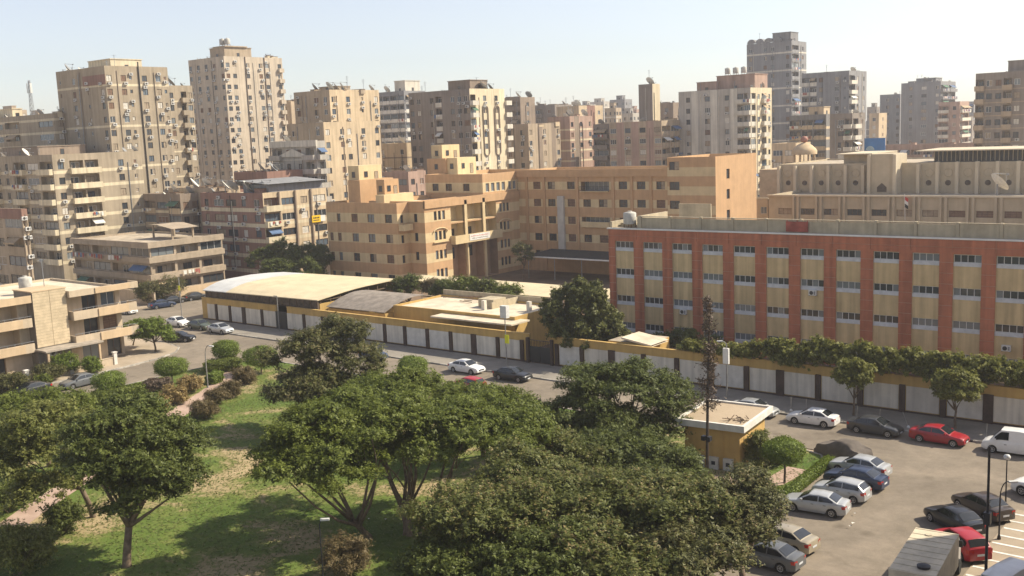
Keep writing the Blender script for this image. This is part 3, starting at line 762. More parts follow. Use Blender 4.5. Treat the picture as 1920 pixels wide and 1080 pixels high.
for zc in (16.55, 13.25, 9.95, 6.6, 3.25):
    for x, wd in cols:
        big = x in (-110.9, -107.3) and zc in (16.55, 9.95)
        if big and x == -107.3: continue
        a, b_ = (-112.2, -105.9) if big else (x - wd / 2, x + wd / 2)
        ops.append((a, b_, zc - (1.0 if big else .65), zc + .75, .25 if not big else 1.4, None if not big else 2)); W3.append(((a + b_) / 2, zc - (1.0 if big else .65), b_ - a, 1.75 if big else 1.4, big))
facade(RW.mb, 'S', 160.7, -127.3, -93.4, 0, 19.5, ops, f3, z3)
for x, z, wd, h, big in W3:
    if big:
        RW.window('S', 160.7, x, z, wd - .1, h, 1.38, 6, 'grey', 'frame_white', near=True); RW.balcony('S', 160.7, x, z, wd, .5, .9, 'school_yellow', rail=z > 14)
    else: RW.window('S', 160.7, x, z, wd, h, .25, 2, rnd.choice(['dark', 'dark', 'shutter_brown', 'half']), 'frame_brown', near=True, bars=1)
RW.shell('NW'); facade(RW.mb, 'E', -93.4, 160.7, 174, 0, 19.5, []); RW.finish()
q = MB(); q.box(-127.3, -93.45, 160.35, 160.69, 18.2, 19.62); RW.part('cornice', q, 'school_orange')
for x in (-125.0, -120.8, -113.0, -105.0, -101.0, -97.0):
    q = MB(); q.box(x - .28, x + .28, 160.45, 160.69, 0, 18.19); RW.part('pilaster', q, 'school_orange')
q = MB(); q.box(-117.5, -116.1, 160.2, 160.68, 3.6, 14.6); RW.part('duct', q, 'duct_grey')
EB = sub(-93.4, -84.0, 160.3, 176, 21.5)
ops = [(-93.0, -91.0, z - .7, z + .75, .2, None) for z in (20.0, 16.5, 13.2, 9.9, 6.6)]
f4, z4 = banded([18.2, 14.9, 11.6, 8.3, 5.0], 1.55)
facade(EB.mb, 'S', 160.3, -93.4, -84.0, 0, 21.5, ops, f4, z4)
for o_ in ops: EB.window('S', 160.3, -92, o_[2], 2.0, 1.45, .2, 2, rnd.choice(['dark', 'half']), near=True)
ops = [(164.3, 165.5, z - .8, z + .9, .2, None) for z in (18.3, 14.8, 11.2)]
facade(EB.mb, 'E', -84, 160.3, 176, 0, 21.5, ops, lambda u, z: 0)
for o_ in ops: EB.window('E', -84, 164.9, o_[2], 1.2, 1.7, .2, 1, 'dark', near=True)
EB.shell('NW'); EB.finish()
def tower(geo, zb, mts, win=True):
    x0, x1, y0, y1, zt = geo
    q = MB(); q.box(x0, x1, y0, y1, zb, zt, 0, 'b'); o = SC.part('stair_tower', q, mts)
    if win:
        f, p, c = window_mesh(.9, 1.1, 1, 'dark', 'frame_brown')
        link('window', c, SC.root, SC.loc(((x0 + x1) / 2, y0 - .005, zt - 2.2)), 0); link('window', c, SC.root, SC.loc((x1 + .005, y0 + (y1 - y0) * .3, zt - 2.2)), ROT['E'])
        f, p, c = window_mesh(.9, 2.0, 1, 'shutter_tan', 'frame_brown'); link('door', c, SC.root, SC.loc((x1 + .005, y0 + (y1 - y0) * .75, zt - 3.2)), ROT['E'])
tower(block(652, 672, 715, 311, 196), 14.5, 'school_yellow')
g_ = block(652, 674, 737, 338, 194.4); tower(g_, 14.5, 'school_orange', False)
tower(block(705, 720, 747, 337, 191), 14.5, 'school_orange'); tower(block(704, 720, 775, 366, 189.2), 14.5, 'school_yellow', False)
tower(block(808, 828, 861, 272, 213), 18.6, 'school_yellow'); tower(block(800, 835, 862, 297, 211), 18.6, 'school_orange'); tower(block(836, 857, 892, 296, 209.5), 18.6, 'school_yellow')
# courtyard canopy: thin dark shade roof with white edge on posts
cn = thing('shade_canopy', 'dark netted shade canopy with a white front edge in the school yard', 'canopy', (-108, 155, 0))
mat('net_dark', (.045, .045, .045), .9, .2, 2.0)
q = MB(); q.quad((-11, -4, 4.15), (13, -4, 3.95), (13, 5, 4.4), (-11, 5, 4.5)); q.build('net', 'net_dark', cn)
q = MB(); q.box(-11, 13, -4.12, -4.0, 3.98, 4.22); q.build('edge_beam', 'white_paint', cn)
for x in (-10, -4, 2, 8, 12.5):
    q = MB(); q.tube([(x, -3.7, 0), (x, -3.7, 4.0)], .07, 6); q.build('post', 'grey_metal', cn)
# ================================================================== low buildings behind the wall
mat('roof_sheet', (.62, .52, .34), .6, .08, .4, .0); mat('roof_sheet_grey', (.58, .58, .56), .5, .08, .4); mat('roof_corr', (.27, .23, .19), .7, .2, .8)
mat('lattice_brown', (.105, .078, .056), .9, .3, 2.0)
sh = thing('arched_shed', 'long shed with low arched cream metal roof and dark lattice under the eave', 'shed', (-125, 103, 0))
def vault(mb, x0, x1, prof, mi=0, th=.12, rib=None):
    n = len(prof)
    for (ya, za), (yb, zb) in zip(prof[:-1], prof[1:]):
        mb.quad((x0, ya, za), (x1, ya, za), (x1, yb, zb), (x0, yb, zb), mi); mb.quad((x0, ya, za - th), (x0, yb, zb - th), (x1, yb, zb - th), (x1, ya, za - th), mi)
        for x in (x0, x1): mb.quad((x, ya, za - th), (x, yb, zb - th), (x, yb, zb), (x, ya, za), mi)
    for y, z in (prof[0], prof[-1]): mb.quad((x0, y, z - th), (x1, y, z - th), (x1, y, z), (x0, y, z), mi)
ts = np.linspace(0, 1, 13); yy = -8.2 + 16.0 * ts
zl = np.interp(yy, [-8.2, -6.2, -4.1, 1.1, 4.5, 7.8], [4.6, 5.35, 5.7, 5.8, 5.65, 5.35]); zr2 = np.interp(yy, [-8.2, -2.7, .5, 7.8], [4.85, 5.4, 5.6, 5.7])
for k in range(18):                                            # roof sheets: arched at the street corner, nearly straight at the far end
    a = -13.6 + k * 1.5; q = MB(); rows_ = []
    for xx in (a, a + 1.47):
        f = (xx + 13.6) / 27.0; rows_.append([(xx, y, z1_ * (1 - f) + z2_ * f) for y, z1_, z2_ in zip(yy, zl, zr2)])
    dn = lambda p: (p[0], p[1], p[2] - .12)
    for i in range(12):
        A, B_, C_, D_ = rows_[0][i], rows_[1][i], rows_[1][i + 1], rows_[0][i + 1]
        q.quad(A, B_, C_, D_); q.quad(dn(D_), dn(C_), dn(B_), dn(A)); q.quad(dn(A), A, D_, dn(D_)); q.quad(B_, dn(B_), dn(C_), C_)
    for i in (0, 12): q.quad(dn(rows_[0][i]), dn(rows_[1][i]), rows_[1][i], rows_[0][i])
    q.build('roof_panel', 'roof_sheet_grey' if k < 4 else 'roof_sheet', sh)
q = MB(); q.box(-13.3, 13.1, -7.9, -7.75, 3.5, 4.6); q.build('lattice', 'lattice_brown', sh)
for k in range(18):
    q = MB(); a = -13.3 + k * 1.55; q.box(a, a + .07, -8.0, -7.9, 3.5, 4.6); q.build('mullion', 'timber', sh)
q = MB(); q.box(-13.3, -13.1, -7.6, 7.6, 0, 4.6); q.box(12.9, 13.1, -7.6, 7.6, 0, 4.2); q.box(-13.3, 13.1, 7.6, 7.8, 0, 5.2); q.build('wall', 'wall_ochre', sh)
for k in range(9):
    y = -7.4 + k * 1.85; q = MB(); q.box(12.92, 13.08, y, y + .1, 4.2, 4.9 + .05 * k); q.build('truss_post', 'timber', sh)
q = MB(); q.box(12.9, 13.1, -7.6, 7.6, 4.55, 4.65); q.build('truss_rail', 'timber', sh)
gv = thing('corrugated_shed', 'lower shed with weathered grey corrugated vaulted roof beside the cream arched shed', 'shed', (-105.5, 101.5, 0))
prof = [(-5.6 + 11 * t, 3.7 + 1.5 * math.sin(math.pi * (t * .85 + .03))) for t in np.linspace(0, 1, 11)]
for k in range(11):
    a = -5.6 + k * 1.05; q = MB(); vault(q, a, a + 1.03, prof, 0, .08); q.build('roof_sheet', 'roof_corr', gv)
q = MB(); q.box(-5.5, 5.9, -5.4, -5.2, 0, 3.6); q.box(5.7, 5.9, -5.2, 5.2, 0, 3.6); q.build('wall', 'wall_ochre', gv)
FB = Building('flat_roof_house', 'low ochre house with a sandy flat roof and clutter behind the street wall', -99.5, -78.6, 97.6, 107.5, 4.6, ['wall_ochre', 'panel_cream'], parapet=.25, roof='roof_cream')
facade(FB.mb, 'S', 97.6, -99.5, -78.6, 0, 4.6, [(-94, -92.6, 1.2, 2.6, .15, None), (-89, -86.5, 1.2, 2.6, .15, None), (-84, -82, 1.2, 2.6, .15, None)])
for x, wd in ((-93.3, 1.4), (-87.75, 2.5), (-83, 2.0)): FB.window('S', 97.6, x, 1.2, wd, 1.4, .15, 2, 'dark', near=True)
facade(FB.mb, 'E', -78.6, 97.6, 107.5, 0, 4.6, []); FB.shell('NW'); FB.finish()
q = MB(); q.box(-90.5, -77.2, 95.2, 98.8, 4.02, 4.2); FB.part('awning', q, 'roof_cream')
q = MB(); q.box(-99.5, -78.6, 107.6, 107.8, 4.3, 5.3); q.box(-86, -85.8, 102, 107.6, 4.35, 5.2); FB.part('parapet_wall', q, 'parapet_tan')
q = MB(); q.box(-88.5, -85.9, 102.4, 105, 4.35, 5.5); FB.part('roof_room', q, 'parapet_tan')
for x, y in ((-86.5, 101.2), (-80.5, 103)):
    q = MB(); q.box(x - .25, x + .25, y - .25, y + .25, 4.35, 5.6); FB.part('chimney', q, 'panel_cream')
q = MB()
for k in range(9): q.tube([(-97 + rnd.uniform(0, 8), 105 + rnd.uniform(-1, 1.5), 4.5 + .05 * k), (-95 + rnd.uniform(0, 6), 105 + rnd.uniform(-1, 1.5), 4.55 + .06 * k)], .05, 5)
o = q.build('scrap_rods', 'rust_metal', None); tag(o, 'heap of rusty rods on the sandy flat roof', 'scrap')
cs = thing('long_canopy', 'long flat cream metal canopy behind the row of trimmed trees', 'canopy', (-96, 120, 0))
for k in range(16):
    q = MB(); a = -24 + k * 3.0; q.quad((a, -4, 3.75), (a + 2.97, -4, 3.75), (a + 2.97, 4.6, 4.05), (a, 4.6, 4.05)); q.box(a, a + 2.97, -4.1, -3.98, 3.6, 3.8); q.build('roof_panel', 'roof_sheet', cs)
    if k % 3 == 0: q = MB(); q.tube([(a + .3, -3.7, 0), (a + .3, -3.7, 3.7)], .06, 6); q.build('post', 'grey_metal', cs); q = MB(); q.tube([(a + .3, 4.2, 0), (a + .3, 4.2, 4.0)], .06, 6); q.build('post', 'grey_metal', cs)
GH = Building('gatehouse', 'small plain gatehouse with slanting cream roof slab at the foot of the terracotta block', -63.4, -58.4, 95.2, 100, 3.6, ['wall_ochre', 'panel_cream'], parapet=0)
facade(GH.mb, 'S', 95.2, -63.4, -58.4, 0, 3.6, []); facade(GH.mb, 'E', -58.4, 95.2, 100, 0, 3.6, [(96, 97, 1, 2.4, .15, None)]); GH.window('E', -58.4, 96.5, 1, 1, 1.4, .15, 1, 'dark', near=True); GH.shell('NW'); GH.finish()
q = MB(); q.poly([(-61.4, 94.8, 4.2), (-57.6, 94.8, 3.65), (-57.6, 98.5, 3.65), (-61.4, 98.5, 4.2)]); q.poly([(-61.4, 94.8, 4.0), (-61.4, 98.5, 4.0), (-57.6, 98.5, 3.45), (-57.6, 94.8, 3.45)]); q.poly([(-61.4, 94.8, 4.0), (-57.6, 94.8, 3.45), (-57.6, 94.8, 3.65), (-61.4, 94.8, 4.2)]); GH.part('roof_slab', q, 'roof_cream')
# ================================================================== kiosk in the park
mat('kiosk_ochre', (.56, .36, .13), .9, .12, .7, .5); mat('white_worn', (.66, .63, .57), .8, .12, 1.5, .4)
KX0, KX1, KY0, KY1 = -40.5, -35.9, 71.2, 76.9
kk = Building('kiosk', 'small ochre utility kiosk with overhanging white roof slab at the park corner', KX0, KX1, KY0, KY1, 3.4, ['kiosk_ochre', 'white_worn'], parapet=0)
facade(kk.mb, 'S', KY0, KX0, KX1, 0, 3.4, []); facade(kk.mb, 'E', KX1, KY0, KY1, 0, 3.4, [(73, 74, .1, 2.2, .12, None)]); kk.window('E', KX1, 73.5, .1, 1, 2.1, .12, 1, 'shutter_tan', near=True, name='door'); kk.shell('NW')
kk.finish()
q = MB(); q.box(KX0 - .55, KX1 + .55, KY0 - .5, KY1 + .5, 3.405, 3.78); kk.part('roof_slab', q, 'white_worn')
q = MB()
for a, b_, c, d in ((KX0 - .55, KX1 + .55, KY0 - .5, KY0 - .25), (KX0 - .55, KX1 + .55, KY1 + .25, KY1 + .5), (KX0 - .55, KX0 - .3, KY0 - .25, KY1 + .25), (KX1 + .3, KX1 + .55, KY0 - .25, KY1 + .25)): q.box(a, b_, c, d, 3.782, 3.93)
kk.part('roof_rim', q, 'white_worn')
q = MB(); q.quad((KX0 - .3, KY0 - .25, 3.79), (KX1 + .3, KY0 - .25, 3.79), (KX1 + .3, KY1 + .25, 3.79), (KX0 - .3, KY1 + .25, 3.79)); kk.part('roof_fill', q, 'sand')
for x in (-39.2, -38.0, -36.8):
    q = MB(); q.box(x - .4, x + .4, KY0 - .25, KY0 - .003, .1, 1.05); o = kk.part('meter_box', q, 'white_worn')
    q = MB(); q.box(x - .16, x + .16, KY0 - .262, KY0 - .252, .45, .75); kk.part('vent', q, 'black_metal')
q = MB(); q.tube([(-37.2, KY0 - .05, .2), (-37.2, KY0 - .05, 3.3)], .04, 6); kk.part('pipe', q, 'kiosk_ochre')
kk.root.rotation_euler = (0, 0, .10)
q = MB()
for k in range(16): x, y = -36.5 + rnd.uniform(-1, 1), 73 + rnd.uniform(-.8, .8); q.tube([(x, y, 3.82), (x + rnd.uniform(-.8, .8), y + rnd.uniform(-.8, .8), 3.85 + rnd.uniform(0, .25))], .035, 4)
o = q.build('twig_pile', 'timber', None); tag(o, 'pile of broken twigs on the kiosk roof', 'twigs')
# ================================================================== corner villa
mat('villa_stone', (.52, .42, .30), .9, .12, .6, .45); mat('villa_band', (.55, .41, .26), .9, .10, .6, .4); mat('villa_tile', (.56, .45, .30), .85, .10, 1.2)
VX = -124.6
V = Building('corner_villa', 'three storey stone coloured corner villa with deep balconies and a ribbed tile wall', -142, VX, 40.0, 72.6, 9.3, ['villa_stone', 'villa_band', 'concrete_dark'], parapet=.3, roof='roof_cream', short='the stone coloured corner villa')
ops = []; wins = []
for zf in (3.3, 6.4):
    ops += [(46.0, 52.5, zf + .1, zf + 2.7, 1.6, 0), (54.0, 59.0, zf + .1, zf + 2.7, 1.6, 0), (67.3, 69.4, zf + .1, zf + 2.5, .5, None), (69.9, 71.9, zf + .6, zf + 2.3, .3, None)]
    wins += [(48, zf + .12, 1.6, 2.1, 1.59, 'dark'), (51, zf + .5, 1.4, 1.5, 1.59, 'half'), (56, zf + .12, 1.8, 2.1, 1.59, 'dark'), (68.35, zf + .12, 2.08, 2.36, .49, 'dark'), (70.9, zf + .62, 1.98, 1.66, .29, 'blue' if zf > 5 else 'shutter_brown')]
ops += [(48, 51, .2, 2.6, .3, None), (54, 57, .2, 2.6, .3, None), (66.8, 69.3, .2, 2.6, .4, None), (70.2, 72.2, .3, 2.6, .3, None)]
wins += [(49.5, .22, 2.98, 2.36, .29, 'shutter_brown'), (55.5, .22, 2.98, 2.36, .29, 'dark'), (68.05, .22, 2.48, 2.36, .39, 'grey'), (71.2, .32, 1.98, 2.26, .29, 'dark')]
facade(V.mb, 'E', VX, 40, 72.6, 0, 9.3, ops)
for u, z, wd, h, d, var in wins: V.window('E', VX, u, z, wd, h, d, 2, var, 'frame_white' if var == 'blue' else 'frame_brown', near=True)
facade(V.mb, 'S', 40.0, -142, VX, 0, 9.3, []); V.shell('NW'); V.finish()
for zf in (3.3, 6.4):
    for y0, y1, xo in ((45.0, 60.0, 1.5), (64.9, 73.6, 2.2)):
        x1 = VX + xo; q = MB()
        q.box(VX, x1, y0, y1, zf - .35, zf); q.box(x1 - .15, x1, y0, y1, zf, zf + .75); q.box(VX, x1 - .15, y0, y0 + .15, zf, zf + .75); q.box(VX, x1 - .15, y1 - .15, y1, zf, zf + .75)
        bo = V.part('balcony', q, 'villa_stone')
        q = MB(); a = y0 + (y1 - y0) * (.0 if y0 < 50 else .38); q.box(x1, x1 + .12, a, y1 - 1.2, zf - .3, zf + .7); V.part('balcony_panel', q, 'villa_band')
        q = MB(); q.box(x1 - .1, x1 - .05, y0, y1, zf + .98, zf + 1.03)
        for k in range(int((y1 - y0) / .9)): q.box(x1 - .1, x1 - .05, y0 + k * .9, y0 + k * .9 + .05, zf + .75, zf + .98)
        V.part('railing', q, 'grey_metal')
q = MB(); q.box(VX - .003, VX + 2.2, 64.6, 74.0, 9.0, 9.35); q.box(VX + 2.05, VX + 2.2, 64.6, 74.0, 9.35, 9.8); q.box(VX, VX + 2.05, 64.6, 64.75, 9.35, 9.8); q.box(VX, VX + 2.05, 73.85, 74, 9.35, 9.8); V.part('roof_overhang', q, 'villa_stone')
q = MB(); q.box(VX + 2.2, VX + 2.32, 68, 72.8, 9.05, 9.75); V.part('overhang_panel', q, 'villa_band')
q = MB(); q.box(VX - .003, VX + 1.5, 44.6, 60.2, 9.0, 9.45); q.box(VX + 1.38, VX + 1.5, 44.6, 60.2, 9.45, 9.9); V.part('roof_overhang', q, 'villa_band')
# ribbed tile wall with rows of tiles
q = MB(); q.box(VX - 3, VX + 1.55, 60.25, 64.5, 0, 10.2); V.part('tile_core', q, 'concrete_dark')
key = 'vt'; q = MB(); q.box(0, .05, -1.04, 1.04, .02, .36); BC[key] = q.mesh('tile_course', 'villa_tile')
for k in range(19):
    for j in range(2): link('tile_course', BC[key], V.root, V.loc((VX + 1.552 + rnd.uniform(0, .012), 61.31 + j * 2.12, 3.4 + k * .36)))
q = MB(); q.box(VX - 3.1, VX + 1.65, 60.15, 64.6, 10.2, 10.32); V.part('coping', q, 'villa_band')
q = MB(); q.box(VX + .0, VX + 4.0, 60.0, 67.5, 3.05, 3.25); V.part('porch_roof', q, 'concrete')
for y in (60.4, 67): q = MB(); q.box(VX + 3.6, VX + 3.85, y - .12, y + .12, 0, 3.05); V.part('porch_post', q, 'villa_band')
V.ac('E', VX + 1.55, 62.0, 2.2)
V.clutter(dishes=0, tanks=1, masts=1, seed=5)
q = MB(); q.box(-136, -128, 46, 54, 9.0, 11.0, 0, 'b'); V.part('roof_room', q, 'villa_stone')
q = MB(); q.box(-137, -126.5, 45, 55.5, 11.0, 11.15); V.part('roof_sheet', q, 'roof_sheet_grey')
fw = thing('garden_fence_wall', 'low tan garden wall with white posts before the corner villa', 'wall', (-119.8, 60, .13))
q = MB(); q.box(-.1, .1, -18, 8.5, 0, .9, 0, 'b'); q.box(-.14, .14, -18, 8.5, .9, .98); q.build('wall_run', 'villa_stone', fw)
for y in (-10, -3, 2.5, 8.3): q = MB(); q.box(-.22, .22, y - .22, y + .22, 0, 1.5, 0, 'b'); q.box(-.28, .28, y - .28, y + .28, 1.5, 1.6); q.build('post', 'white_worn', fw)
# ================================================================== unfinished concrete block by the side street
mat('raw_concrete', (.37, .30, .22), .9, .15, .7, .4)
x0, x1, y0, y1, zt = block(137, 279, 417, 456, 197)
G = apartment('concrete_block', 'three storey raw concrete block with long open galleries and flat roof', (x0, x1, y0, y1, zt), S='bbbb', E='bbb', fh=3.15, mats=('raw_concrete', 'concrete_dark'), ac=.1, parapet=.35, seed=3, short='the raw concrete block', variants=['dark', 'shutter_tan', 'dark'])
for i in range(len(G.floors)):
    z = G.floors[i] - .12
    for bx in ((x0, x1 + .55, y0 - .55, y0 - .003), (x1 + .003, x1 + .55, y0 - .003, y1)):
        q = MB(); q.box(*bx, z, z + 1.0); G.part('parapet_band', q, 'raw_concrete')
for bx in ((x0, x1 + .6, y0 - .6, y0 - .003), (x1 + .003, x1 + .6, y0 - .003, y1)):
    q = MB(); q.box(*bx, zt - .9, zt + .15); G.part('parapet_band', q, 'raw_concrete')
q = MB(); q.box(-178.5, -178.2, 112, 112.3, zt - .35, zt + 2.2); q.box(-172.3, -172, 112, 112.3, zt - .35, zt + 1.8); q.box(-178.5, -178.2, 116.5, 116.8, zt - .35, zt + 2.2); q.box(-172.3, -172, 116.5, 116.8, zt - .35, zt + 1.8)
q.poly([(-179, 111.5, zt + 2.3), (-176, 111.5, zt + 2.4), (-176, 117.3, zt + 2.4), (-179, 117.3, zt + 2.3)]); q.poly([(-176, 111.5, zt + 2.4), (-171, 111.5, zt + 1.7), (-171, 117.3, zt + 1.7), (-176, 117.3, zt + 2.4)])
G.part('roof_shelter', q, 'raw_concrete')
q = MB(); q.box(0, 38, 0, .25, 0, 2.2, 0, 'b'); o = q.build('street_wall', 'villa_stone', None, (-196.5, 98.7, .13)); tag(o, 'plain tan street wall in front of the raw concrete block', 'wall')
q = MB(); q.box(0, .25, 0, 30, 0, 2.2, 0, 'b'); o = q.build('street_wall', 'villa_band', None, (-158.9, 100.5, .13)); tag(o, 'long tan street wall beside the parked blue and black cars', 'wall')
# ================================================================== hall with fins and medallions behind the terracotta block
mat('hall_stone', (.46, .385, .27), .9, .10, .5, .4); mat('hall_light', (.56, .48, .35), .9, .08, .5, .3); mat('medal_dark', (.10, .075, .055), .8, .2, 2)
HL = Building('fluted_hall', 'wide sandstone hall with tall fins, round medallions and a white edged roof canopy', -85.8, 10, 185, 230, 13.2, ['hall_stone', 'hall_light', 'medal_dark'], parapet=.6, roof='roof_dust', short='the wide sandstone hall')
wx = [-82.5 + 4.42 * i for i in range(20)]
ops = [(x - 1.35, x + 1.35, 9.6, 10.75, .3, None) for x in wx]
facade(HL.mb, 'S', 185, -85.8, 10, 0, 13.2, ops)
for i, x in enumerate(wx):
    HL.window('S', 185, x, 9.6, 2.7, 1.15, .29, 3, rnd.choice(['dark', 'dark', 'shutter_brown', 'shutter_tan', 'half']), 'frame_brown', near=True)
    for s in (-.45, .45):
        q = MB(); q.box(x + 2.21 + s - .22, x + 2.21 + s + .22, 184.6, 184.998, 0, 13.0); HL.part('pilaster', q, 'hall_stone')
q = MB(); q.box(-85.9, 10, 184.55, 184.99, 13.0, 13.3); HL.part('coping', q, 'hall_light')
facade(HL.mb, 'E', 10, 185, 230, 0, 13.2, []); HL.shell('NW'); HL.finish()
UH = sub(-90.5, 8, 200, 225, 18.3, 0); UH.mats = HL.mats; UH.c = HL.c; UH.root = HL.root; UH.parapet = .3; UH.roofm = 'roof_dust'
facade(UH.mb, 'S', 200, -90.5, 8, 0, 18.3, []); facade(UH.mb, 'E', 8, 200, 225, 0, 18.3, []); UH.shell('NW'); UH.finish()
for i in range(29):
    x = -90.2 + 3.45 * i
    if -71.2 < x < -66: continue
    q = MB(); q.box(x - .28, x + .28, 199.0, 199.998, 12.5, 18.0 if x < -62 else 18.4); HL.part('fin', q, 'hall_light')
    q = MB(); n = 14; cx, cz = x + 1.72, 14.55
    q.poly([(cx + .4 * math.cos(t * 2 * math.pi / n), 199.93, cz + .4 * math.sin(t * 2 * math.pi / n)) for t in range(n)])
    q.tube([(cx + .44 * math.cos(t * 2 * math.pi / n), 199.94, cz + .44 * math.sin(t * 2 * math.pi / n)) for t in range(n + 1)], .07, 5, 0, False); HL.part('medallion', q, 'medal_dark')
    q = MB(); q.tube([(cx + .75 * math.cos(t * 2 * math.pi / n), 199.97, 16.4 + .75 * math.sin(t * 2 * math.pi / n)) for t in range(n + 1)], .06, 5, 0, False); HL.part('ring', q, 'hall_stone')
q = MB(); q.box(-70.7, -66.5, 197.2, 203, 0, 20.1); HL.part('portal', q, 'hall_stone')
q = MB(); q.box(-71.3, -70.7, 196.8, 203, 0, 20.0); q.box(-66.5, -65.9, 196.8, 203, 0, 20.0); HL.part('portal_fin', q, 'hall_light')
q = MB(); q.poly([(-69.5, 197.15, 13.0), (-67.7, 197.15, 13.0), (-67.7, 197.15, 13.9), (-68.6, 197.15, 14.7), (-69.5, 197.15, 13.9)]); HL.part('niche', q, 'medal_dark')
q = MB(); q.box(-77.8, -71.4, 202, 214, 18.0, 20.0); HL.part('upper_room', q, 'hall_stone')
q = MB(); q.box(-78.5, -71.35, 199.6, 214, 20.02, 20.2); HL.part('roof_canopy', q, 'hall_light')
q = MB(); q.box(-61, -41.5, 203.5, 215, 18.0, 20.3); HL.part('upper_room', q, 'frame_dark')
for k in range(26): q = MB(); q.box(-61 + k * .76, -60.85 + k * .76, 203.3, 203.49, 18.35, 20.25); HL.part('mullion', q, 'hall_stone')
q = MB(); q.box(-63.5, -40.5, 200.6, 216, 20.3, 20.5); HL.part('roof_canopy', q, 'hall_light')
o = link('satellite_dish', dish_mesh('dish_white'), None, (-46.5, 190, 12.6), 2.3); o.scale = (1.9, 1.9, 1.9); tag(o, 'large cream satellite dish on the lower roof of the wide sandstone hall', 'satellite dish')
AN = apartment('hall_annex', 'plain sandstone annex box at the end of the wide sandstone hall', block(1392, 1440, 1452, 372, 205), S='..w', E='', fh=3.4, zmin=5, mats=('hall_stone', 'hall_light'), ac=0, parapet=.5, seed=4, ebase=1)
fl = thing('flag', 'small red white and black flag on a pole at the wide sandstone hall', 'flag', (-60.0, 184.3, 9.0))
q = MB(); q.tube([(0, 0, 0), (0, -.4, 4.6)], .05, 6); q.build('pole', 'white_paint', fl)
mat('flag_red', (.5, .05, .04), .8, 0); mat('flag_black', (.02, .02, .02), .8, 0)
for k, mt in enumerate(('flag_black', 'white_paint', 'flag_red')):
    q = MB()
    for j in range(4): q.quad((.05 + j * .14, -.33 + .06 * (j % 2), 2.3 + k * .62 - j * .1), (.19 + j * .14, -.33 + .06 * ((j + 1) % 2), 2.3 + k * .62 - j * .1 - .1), (.19 + j * .14, -.33 + .06 * ((j + 1) % 2), 2.92 + k * .62 - j * .1 - .1), (.05 + j * .14, -.33 + .06 * (j % 2), 2.92 + k * .62 - j * .1))
    q.build('stripe', mt, fl)
# domed roof pavilion
mat('dome_tan', (.52, .39, .24), .8, .1); mat('ball_red', (.33, .15, .11), .7, .1)
pc = atd(1508, 297, 240); dp = thing('dome_pavilion', 'open roof pavilion with a tan dome topped by a reddish ball', 'pavilion', (pc.x, pc.y, 0))
q = MB(); q.box(-9, 6, -3.5, 9, 0, pc.z - 2.2); q.build('house', 'dome_tan', dp)
q = MB(); q.lathe([(2.75, pc.z + .9), (2.75, pc.z + 1.6), (2.5, pc.z + 2.1), (1.6, pc.z + 2.9), (.6, pc.z + 3.4), (0, pc.z + 3.5)], 20); q.lathe([(2.75, pc.z + .9), (0, pc.z + .9)], 20); q.build('dome', 'dome_tan', dp, smooth=True, sharp=35)
q = MB(); q.lathe([(0, pc.z + 3.4), (.6, pc.z + 3.6), (.85, pc.z + 4.1), (.6, pc.z + 4.7), (0, pc.z + 4.9)], 14); q.build('ball', 'ball_red', dp, smooth=True)
for k in range(8):
    t = k * math.pi / 4; q = MB(); q.tube([(2.3 * math.cos(t), 2.3 * math.sin(t), pc.z - 2.2), (2.3 * math.cos(t), 2.3 * math.sin(t), pc.z + .95)], .22, 8); q.build('column', 'dome_tan', dp)
# ================================================================== apartment towers behind
def wm(n, c, v=.17):
    g_ = sum(c) / 3 * .97; mat(n, tuple(x * .9 + g_ * .1 for x in c), .92, v, .3, .6)
wm('t_olive', (.36, .29, .20)); wm('t_brown', (.27, .205, .15)); wm('t_beige', (.52, .43, .32)); wm('t_tan', (.42, .325, .22)); wm('t_cream', (.64, .54, .36)); wm('t_sand', (.56, .43, .27))
wm('t_greybrown', (.25, .21, .175)); wm('t_grey', (.20, .19, .18)); wm('t_stone', (.42, .385, .33)); wm('t_pink', (.40, .265, .20)); wm('t_pale', (.60, .555, .46)); wm('t_redbrown', (.28, .155, .115)); wm('t_slate', (.235, .235, .24)); wm('t_white', (.66, .62, .54))
def tall(name, label, short, px, dx=None, dy=None, **kw):
    cl = kw.pop('clutter', None); sh = kw.pop('stair', None)
    g = list(block(*px))
    if dx: g[0] = g[1] - dx
    if dy: g[3] = g[2] + dy
    B = apartment(name, label, g, short=short, finish=False, **kw)
    if sh:
        for (a, b_, c, d, h, *mt) in sh:      # fractions of the roof + height
            W_, D_ = B.x1 - B.x0, B.y1 - B.y0
            B.stair_house(B.x0 + a * W_, B.x0 + b_ * W_, B.y0 + c * D_, B.y0 + d * D_, h, mt[0] if mt else None)
    Rp = random.Random(kw.get('seed', 1) * 3)
    if px[4] < 400:                                             # soil pipes down the walls
        for sd, pl, a, b_ in (('S', B.y0, B.x0, B.x1), ('E', B.x1, B.y0, B.y1)):
            for i in range(2 if b_ - a > 9 else 1):
                u = a + (b_ - a) * Rp.uniform(.12, .9); q = MB(); z1 = B.zt - Rp.uniform(.5, 3)
                q.tube([PT(sd, pl, u, max(2, kw.get('zmin', 0) - 4), -.1), PT(sd, pl, u, z1, -.1)], .075, 5); B.part('soil_pipe', q, Rp.choice(['t_brown', 'frame_dark', 'grey_metal', 't_pale']))
    B.finish()
    if cl: B.clutter(*cl[:4], seed=kw.get('seed', 1) + 11)
    return B
T = 'apartment_tower'
